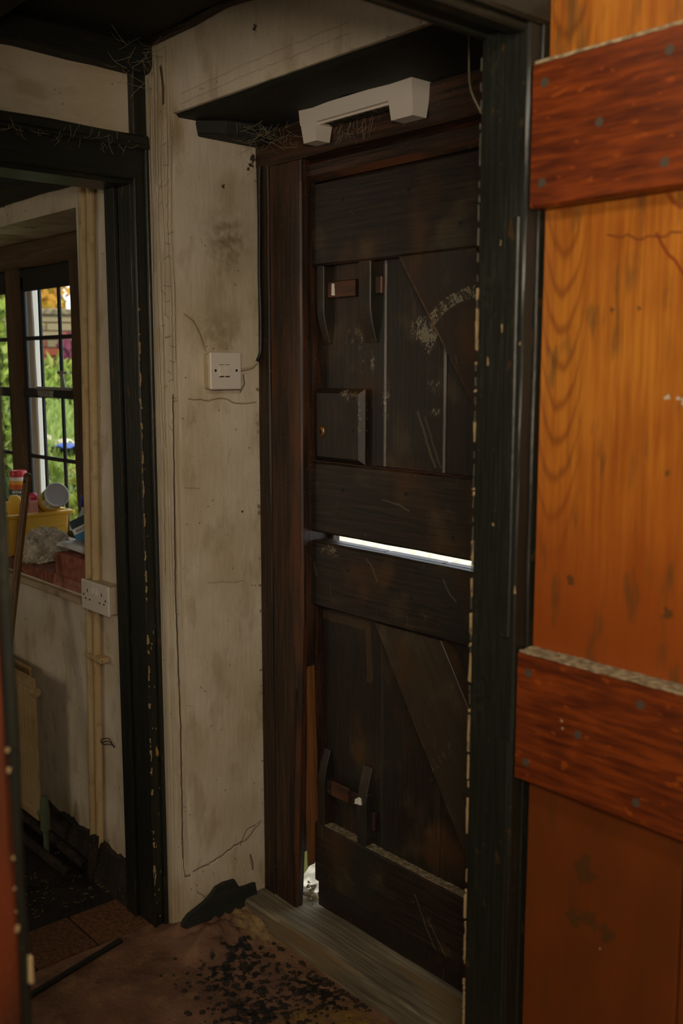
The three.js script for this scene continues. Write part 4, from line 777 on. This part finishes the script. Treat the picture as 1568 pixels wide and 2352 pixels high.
// pipes
{
  const pipe = (x0, x1, z, label) => tag(add('heating_pipe', uvBox(merge([cyl([x0, 0.03, z], [x1, 1.836, z], 0.0104, 0.0104, 18)]), 'y', rnd()), M.cream), label, 'pipe');
  pipe(-0.343, -0.27, 0.0115, 'left of the two cream painted vertical heating pipes beside the window');
  pipe(-0.306, -0.23, 0.0115, 'right of the two cream painted vertical heating pipes, next to the wall socket');
  const t = thing('pipe_clip', [-0.3, 0.625, 0.005], 'cream painted clip holding the vertical pipes to the wall', 'clip');
  add('strap', rbox(-0.33, -0.235, 0.619, 0.631, 0.018, 0.026, 0.003), M.cream, t);
  add('foot', rbox(-0.272, -0.235, 0.617, 0.633, 0.0, 0.027, 0.003), M.cream, t);
  tag(add('floor_pipe', tube([[-0.32, 0.034, 0.05], [-0.6, 0.034, 0.045], [-1.6, 0.034, 0.045]], 0.0125, 12), M.soil), 'dirty floor pipe nearer the wall running to the radiator', 'pipe', 'pipes along the floor');
  tag(add('floor_pipe', tube([[-0.32, 0.025, 0.098], [-0.6, 0.025, 0.098], [-1.6, 0.025, 0.1]], 0.0125, 12), M.soil), 'dirty floor pipe further from the wall, in front of the other', 'pipe', 'pipes along the floor');
  tag(add('pipe_stub', merge([cyl([-0.305, -0.01, 0.04], [-0.3, 0.12, 0.03], 0.013, 0.013, 14)]), M.soil), 'short black pipe stub at the foot of the cream pipes', 'pipe');
  const w = [[-0.262, 0.395, 0.006]]; const wire = []; for (let i = 0; i < 3; i++) wire.push(tube([[-0.29, 0.39, 0.01], [-0.27 + i * 0.005, 0.4 - i * 0.006, 0.012], [-0.24, 0.41 - i * 0.008, 0.008], [-0.215, 0.39 + i * 0.003, 0.006]], 0.0012, 5));
  tag(add('old_wire', merge(wire), M.iron), 'rusty twist of wire on the wall right of the pipes', 'wire');
}
// socket
{
  const t = thing('wall_socket', [-0.228, 0.755, 0.003], 'dirty white double wall socket beside the black door frame in the next room', 'socket');
  const S = -0.003;
  add('back_box', rbox(-0.299, -0.157, 0.763, 0.835, -0.001, 0.034, 0.004), M.white, t);
  const f = add('face_plate', rbox(-0.301, -0.155, 0.759, 0.838, 0.033, 0.041, 0.004, 3), M.plastic, t);
  for (const x of [-0.265, -0.19]) {
    add('pin_hole', rbox(x - 0.002, x + 0.002, 0.807, 0.816, 0.0405, 0.0414, 0.0003, 1), M.hole, f);
    for (const s of [-1, 1]) add('pin_hole', rbox(x + s * 0.011 - 0.0035, x + s * 0.011 + 0.0035, 0.787, 0.791, 0.0405, 0.0414, 0.0003, 1), M.hole, f);
  }
  for (const x of [-0.238, -0.219]) { const q = add('rocker', uvBox(slab([[0.041, 0.807], [0.0455, 0.808], [0.0415, 0.826], [0.041, 0.826]].map(([z, y]) => [z, y]), 'zy', x - 0.006, x + 0.006, 0)), M.plastic, t); }
  for (const x of [-0.285, -0.17]) add('screw', cyl([x, 0.799, 0.0405], [x, 0.799, 0.0416], 0.0028, 0.0028, 10), M.hole, f);
}
// radiator
{
  const t = thing('radiator', [-0.75, 0.1, 0.09], 'cream panel radiator with vertical ribs on the wall under the window', 'radiator');
  const x1 = -0.525, x0 = -1.3;
  add('panel', rbox(x0, x1, 0.1, 0.52, 0.075, 0.083, 0.003), M.radiator, t);
  for (let x = x1 - 0.028; x > x0 + 0.02; x -= 0.0215) add('rib', rbox(x - 0.016, x, 0.135, 0.485, 0.08, 0.0855, 0.0025, 2), M.radiator, t);
  add('top_seam', rbox(x0, x1, 0.49, 0.515, 0.081, 0.087, 0.003), M.radiator, t);
  add('bottom_seam', rbox(x0, x1, 0.1, 0.13, 0.081, 0.087, 0.003), M.radiator, t);
  add('back_panel', rbox(x0, x1 - 0.13, 0.1, 0.515, 0.03, 0.036, 0.002), M.radiator, t);
  add('bleed_plug', merge([cyl([x1 - 0.005, 0.482, 0.08], [x1 + 0.012, 0.482, 0.08], 0.013, 0.013, 8), cyl([x1 + 0.01, 0.482, 0.08], [x1 + 0.018, 0.482, 0.08], 0.007, 0.007, 8)]), M.radiator, t);
  add('valve', merge([cyl([x1 - 0.005, 0.125, 0.08], [x1 + 0.035, 0.125, 0.08], 0.009, 0.009, 10), cyl([x1 + 0.03, 0.085, 0.08], [x1 + 0.03, 0.145, 0.08], 0.014, 0.014, 14), cyl([x1 + 0.03, 0.145, 0.08], [x1 + 0.03, 0.185, 0.08], 0.013, 0.009, 14), cyl([x1 + 0.03, 0.0, 0.08], [x1 + 0.03, 0.09, 0.08], 0.008, 0.008, 10)]), M.valve, t);
}

// ---------------------------------------------------------------- the garden
{
  const W = 60, g = new THREE.PlaneGeometry(24, 24, 90, 90); g.rotateX(-Math.PI / 2); g.translate(-6, 0, -12.35);
  const p = g.attributes.position;
  const h = (x, z) => -0.06 + (0.9 * sm(-1.5, -3.3, x) + 0.24 * sm(-3.3, -6, x)) * sm(-0.4, 0.3, z - 0.68 * x) + 0.025 * N2(x * 0.9, z * 0.9);
  for (let i = 0; i < p.count; i++) p.setY(i, h(p.getX(i), p.getZ(i)));
  g.computeVertexNormals();
  const lawn = structure('lawn', uvBox(g, 'x'), M.grassGround, 'sloping green garden lawn outside the window', 'lawn');
  structure('path', uvBox(slab([[5.4, -0.33], [0.1, -0.33], [0, -0.5], [-15, -10.7], [-15, -22], [5.4, -22]], 'xz', -0.3, -0.012), 'x'), M.stone, 'pale gravel forecourt outside the front door', 'path');
  // where a line of sight through a pane meets the garden: direction in degrees right of the camera's axis, then distance
  const at = (deg, d) => { const a = THREE.MathUtils.degToRad(deg), r = Math.sin(a) * d, f = Math.cos(a) * d; return [EYE.x + r * Math.sin(AZ) - f * Math.cos(AZ), EYE.z - r * Math.cos(AZ) - f * Math.sin(AZ)]; };
  const blades = new THREE.InstancedMesh(new THREE.PlaneGeometry(0.01, 0.09).translate(0, 0.045, 0), M.blade, 9000), m4 = new THREE.Matrix4(), e = new THREE.Euler(), s1 = new THREE.Vector3(), q = new THREE.Quaternion();
  seed = 301;
  for (let i = 0; i < 9000; i++) { const [x, z] = at(rr(-20, -12), rr(4.2, 11)); e.set(rr(-0.5, 0.5), rnd() * 6.3, rr(-0.5, 0.5)); m4.compose(new THREE.Vector3(x, h(x, z), z), q.setFromEuler(e), s1.setScalar(rr(0.6, 1.6))); blades.setMatrixAt(i, m4); }
  blades.name = 'grass'; tag(blades, 'tufts of grass growing over the sloping lawn', 'grass', null, 'stuff'); scene.add(blades);

  const leafGeo = (w, l) => { const g = new THREE.BufferGeometry(); g.setAttribute('position', new THREE.Float32BufferAttribute([0, 0, 0, w / 2, l * 0.45, 0.12 * l, 0, l, -0.1 * l, -w / 2, l * 0.45, 0.12 * l], 3)); g.setIndex([0, 1, 2, 0, 2, 3]); g.computeVertexNormals(); return g; };
  function bush(name, label, cat, deg, d, base, rx, ry, n, w, l, mat, mats2, singles = 0) {
    const [x, z] = at(deg, d), t = thing(name, [x, base, z], label, cat);
    const st = []; for (let i = 0; i < 9; i++) { const a = rnd() * 6.3, k = rr(0.2, 0.7); st.push(tube([[x, base - 0.1, z], [x + Math.cos(a) * rx * k * 0.5, base + ry * 0.8, z + Math.sin(a) * rx * k * 0.5], [x + Math.cos(a) * rx * k, base + ry * 1.7, z + Math.sin(a) * rx * k]], 0.008, 5)); }
    add('stem', merge(st), M.bark, t);
    const lg = leafGeo(w, l), im = new THREE.InstancedMesh(lg, mat, n);
    for (let i = 0; i < n + singles; i++) {
      let px, py, pz; do { px = rr(-1, 1); py = rr(-1, 1); pz = rr(-1, 1); } while (px * px + py * py + pz * pz > 1 || px * px + py * py + pz * pz < 0.12);
      const k = 1 + 0.3 * N3(px * 2, py * 2, pz * 2 + d);
      e.set(rr(-1.4, 0.6), rnd() * 6.3, rr(-0.8, 0.8)); q.setFromEuler(e);
      const sc = rr(0.6, 1.3);
      m4.compose(new THREE.Vector3(px * rx * k, ry + py * ry * k, pz * rx * k), q, s1.setScalar(sc));
      if (i < n) { im.setMatrixAt(i, m4); const c = mats2[Math.floor(rnd() * mats2.length)]; im.setColorAt(i, new THREE.Color(c)); }
      else { const m = new THREE.Mesh(lg, mat); m.name = partName(t, 'leaf'); m.applyMatrix4(m4); m.castShadow = m.receiveShadow = true; t.add(m); }
    }
    im.name = partName(t, 'foliage'); im.userData.kind = 'stuff'; t.add(im); im.castShadow = im.receiveShadow = true;
    return t;
  }
  const greens = [0xffffff, 0xd8e8b0, 0xe8f0a0, 0xb8d090];
  bush('shrub', 'leafy bright green shrub close outside the right-hand casement', 'shrub', -15.3, 4.9, 0.33, 0.34, 0.29, 2200, 0.03, 0.052, M.leaf, greens, 160);
  bush('shrub', 'darker green shrub low under the window behind the caddy', 'shrub', -19.6, 4.9, 0.33, 0.16, 0.26, 1300, 0.028, 0.05, M.leafDark, greens);
  bush('shrub', 'loose green shrub outside the left casement', 'shrub', -20.4, 5.7, 0.45, 0.36, 0.45, 2400, 0.035, 0.06, M.leaf, greens);
  bush('shrub', 'small spiky green plant growing in front of the brick garden wall', 'shrub', -16.0, 8.3, 1.02, 0.28, 0.19, 450, 0.035, 0.12, M.leaf, greens);
  bush('shrub', 'dark purple-leaved bush against the brick garden wall', 'shrub', -14.45, 8.9, 1.05, 0.2, 0.3, 900, 0.06, 0.09, M.leafPurple, [0xffffff, 0xd8b0c0]);
  bush('shrub', 'green bush at the left end of the brick garden wall', 'shrub', -20.6, 8.3, 1.0, 0.5, 0.55, 2200, 0.05, 0.08, M.leaf, greens);
  // golden tree behind the wall
  {
    const [x, z] = at(-20.6, 13.2), t = thing('golden_tree', [x, 0.7, z], 'tree with golden yellow leaves rising behind the brick garden wall', 'tree');
    add('trunk', merge([cyl([x, 0.6, z], [x, 2.2, z], 0.11, 0.07, 12), tube([[x, 1.6, z], [x + 0.4, 2.2, z + 0.2], [x + 0.8, 2.9, z + 0.3]], 0.04, 7), tube([[x, 1.7, z], [x - 0.5, 2.3, z], [x - 0.8, 3.0, z + 0.2]], 0.04, 7)]), M.bark, t);
    const n = 9000, im = new THREE.InstancedMesh(leafGeo(0.09, 0.13), M.leafGold, n);
    for (let i = 0; i < n; i++) { let a, b, c; do { a = rr(-1, 1); b = rr(-1, 1); c = rr(-1, 1); } while (a * a + b * b + c * c > 1); const k = 1 + 0.35 * N3(a * 1.8, b * 1.8, c * 1.8); e.set(rr(-1.5, 1.5), rnd() * 6.3, rr(-1, 1)); m4.compose(new THREE.Vector3(a * 1.25 * k, 1.75 + b * 0.95 * k, c * 1.25 * k), q.setFromEuler(e), s1.setScalar(rr(0.6, 1.4))); im.setMatrixAt(i, m4); im.setColorAt(i, new THREE.Color([0xffffff, 0xffe9a0, 0xd8e890, 0xf0d070][i % 4])); }
    im.name = 'foliage'; im.userData.kind = 'stuff'; im.castShadow = im.receiveShadow = true; t.add(im);
  }
  // brick garden wall across the view, its courses laid one brick at a time where the panes show them
  {
    const [ax, az] = at(-24, 9.6), [bx, bz] = at(-10.5, 9.6), len = Math.hypot(bx - ax, bz - az), ang = -Math.atan2(bz - az, bx - ax);
    const t = thing('garden_wall', [(ax + bx) / 2, 0.72, (az + bz) / 2], 'weathered red brick garden wall with a grey capped top across the garden', 'wall');
    t.rotation.y = ang; origin.set(t, new THREE.Vector3(0, 0, 0));
    add('core', new THREE.BoxGeometry(len, 1.13, 0.2).translate(0, 0.565, 0), std({ map: T.stone, color: col(0x9a7e6c), roughness: 1 }), t);
    const bmat = [0xe0b09c, 0xcc9a86, 0xc8a89a, 0xb89484].map((h) => std({ map: T.brick, color: col(h), roughness: 1 })), bg = new RoundedBoxGeometry(0.212, 0.064, 0.03, 1, 0.006);
    const greyB = [0xb9b09a, 0xa39c88].map((h) => std({ map: T.stone, color: col(h), roughness: 1 }));
    let left = 300;
    seed = 811;
    for (let r = 0; r < 15; r++) for (let k = 0; k < 9; k++) { if (!left) break; left--; const b = new THREE.Mesh(bg, r > 12.5 - rnd() * 2 ? greyB[Math.floor(rnd() * 2)] : bmat[Math.floor(rnd() * 4)]); b.name = partName(t, 'brick'); b.position.set(-0.95 + k * 0.223 + (r % 2) * 0.11, 0.06 + r * 0.0745, 0.095 + rr(0, 0.006)); b.castShadow = b.receiveShadow = true; t.add(b); }
    add('coping', rbox(-len / 2, len / 2, 1.13, 1.19, -0.14, 0.14, 0.02), std({ map: T.stone, color: col(0x9a9484), roughness: 1 }), t);
  }
  // heap of stones and a tarpaulin on the lawn
  {
    const spots = [[-15.35, 6.3, 0.085], [-15.7, 5.7, 0.05], [-16.4, 5.95, 0.045], [-14.55, 6.5, 0.06], [-16.5, 6.5, 0.07], [-19.3, 6.2, 0.07], [-18.6, 6.7, 0.06]];
    const words = ['largest pale stone', 'pale stone just in front of the largest', 'smallest pale stone, left of the largest,', 'pale stone nearest the tarpaulin', 'pale stone on the left of the heap', 'pale stone seen through the left casement', 'second pale stone seen through the left casement'];
    spots.forEach(([dg, d, r], i) => { const [x, z] = at(dg, d), g = new THREE.IcosahedronGeometry(r, 3); g.scale(1.2, 0.75, 1); rough(g, r * 0.35, 6, i); const y = h(x, z); g.translate(x, y + r * 0.5, z); tag(add('stone', uvBox(g), M.stone), words[i] + ' lying on the lawn outside', 'stone', 'pale stones on the lawn'); });
    const [x, z] = at(-14.75, 5.95), g = new THREE.PlaneGeometry(0.24, 0.3, 24, 18); g.rotateX(-Math.PI / 2); rough(g, 0.03, 6); g.rotateZ(0.2); g.translate(x, h(x, z) + 0.1, z);
    const p2 = g.toNonIndexed(), g2 = mergeGeometries([p2, p2.clone().translate(0, -0.004, 0)]);
    tag(add('tarpaulin', g2, std({ color: col(0x28449a), roughness: 0.5, side: THREE.DoubleSide })), 'rumpled blue tarpaulin spread on the lawn beside the stones', 'tarpaulin');
  }
}

// ---------------------------------------------------------------- pendant, plus an added light panel and glowing fill windows out of view
{
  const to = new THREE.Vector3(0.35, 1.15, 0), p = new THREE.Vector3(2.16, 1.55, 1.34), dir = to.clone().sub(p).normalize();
  const t = thing('added_light_panel', [p.x, 0, p.z], 'added unseen fill light panel on a stand behind the camera', 'lamp');  // unseen panel and stand, added to brighten the hall and doors
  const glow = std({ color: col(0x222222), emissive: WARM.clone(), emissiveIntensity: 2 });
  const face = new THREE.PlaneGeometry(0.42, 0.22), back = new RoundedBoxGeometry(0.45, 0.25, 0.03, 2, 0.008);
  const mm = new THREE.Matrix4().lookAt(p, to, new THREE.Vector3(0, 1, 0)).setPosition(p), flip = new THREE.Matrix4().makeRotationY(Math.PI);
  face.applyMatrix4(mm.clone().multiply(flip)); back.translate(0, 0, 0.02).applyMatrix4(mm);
  add('fill_light_face', face, glow, t); add('housing', back, M.iron, t);
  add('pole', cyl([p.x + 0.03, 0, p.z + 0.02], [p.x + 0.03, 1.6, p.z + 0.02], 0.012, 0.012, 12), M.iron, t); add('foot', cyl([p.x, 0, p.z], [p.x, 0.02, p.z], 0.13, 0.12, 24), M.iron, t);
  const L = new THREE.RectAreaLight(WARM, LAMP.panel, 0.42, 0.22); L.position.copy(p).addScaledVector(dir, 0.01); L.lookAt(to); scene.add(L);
}
{
  const t = thing('window_2', [0.55, 1.0, 3.19], 'added unseen glowing window on the rear wall, fill light for the hall', 'window', null, 'structure');
  add('pane', new THREE.PlaneGeometry(0.8, 0.9).rotateY(Math.PI).translate(0.55, 1.5, 3.196), std({ color: col(0x333333), emissive: WARM.clone(), emissiveIntensity: 0.5 }), t);  // glowing pane on the solid wall, added as hall fill light
  add('frame', merge([bar(0.1, 0.15, 1.0, 2.0, 3.16, 3.2), bar(0.95, 1.0, 1.0, 2.0, 3.16, 3.2), bar(0.1, 1.0, 1.0, 1.05, 3.16, 3.2), bar(0.1, 1.0, 1.95, 2.0, 3.16, 3.2)]), M.black, t);
  const L = new THREE.RectAreaLight(WARM, LAMP.hall, 0.8, 0.9); L.position.set(0.55, 1.5, 3.18); L.lookAt(0.5, 1.3, 0); scene.add(L);
}
{
  const t = thing('window_3', [-1.5, 0.9, 3.19], 'added unseen glowing window on the rear wall, fill light for the next room', 'window', null, 'structure');
  add('pane', new THREE.PlaneGeometry(1.2, 1.0).rotateY(Math.PI).translate(-1.5, 1.4, 3.196), std({ color: col(0x333333), emissive: WARM.clone(), emissiveIntensity: 0.5 }), t);  // added out of view so the room past the left doorway gets fill
  add('frame', merge([bar(-2.15, -2.1, 0.85, 1.95, 3.16, 3.2), bar(-0.9, -0.85, 0.85, 1.95, 3.16, 3.2), bar(-2.15, -0.85, 0.85, 0.9, 3.16, 3.2), bar(-2.15, -0.85, 1.9, 1.95, 3.16, 3.2)]), M.black, t);
  const L = new THREE.RectAreaLight(WARM, LAMP.room, 1.2, 1.0); L.position.set(-1.5, 1.4, 3.15); L.lookAt(-0.7, 1.1, 0); scene.add(L);
}
{
  const t = thing('pendant_lamp', [1.74, 1.9, 0.84], 'bare bulb pendant behind the camera', 'lamp');
  add('bulb', new THREE.SphereGeometry(0.035, 20, 14).translate(1.74, 1.97, 0.84), std({ color: col(0x444444), emissive: WARM.clone(), emissiveIntensity: 3 }), t);
  add('flex', cyl([1.74, 2.005, 0.84], [1.74, CEIL, 0.84], 0.004, 0.004, 8), M.black, t);
  const L = new THREE.PointLight(WARM, LAMP.pendant); L.position.set(1.74, 1.97, 0.84); L.castShadow = true; L.shadow.radius = 4; scene.add(L);
}
renderer.render(scene, camera);
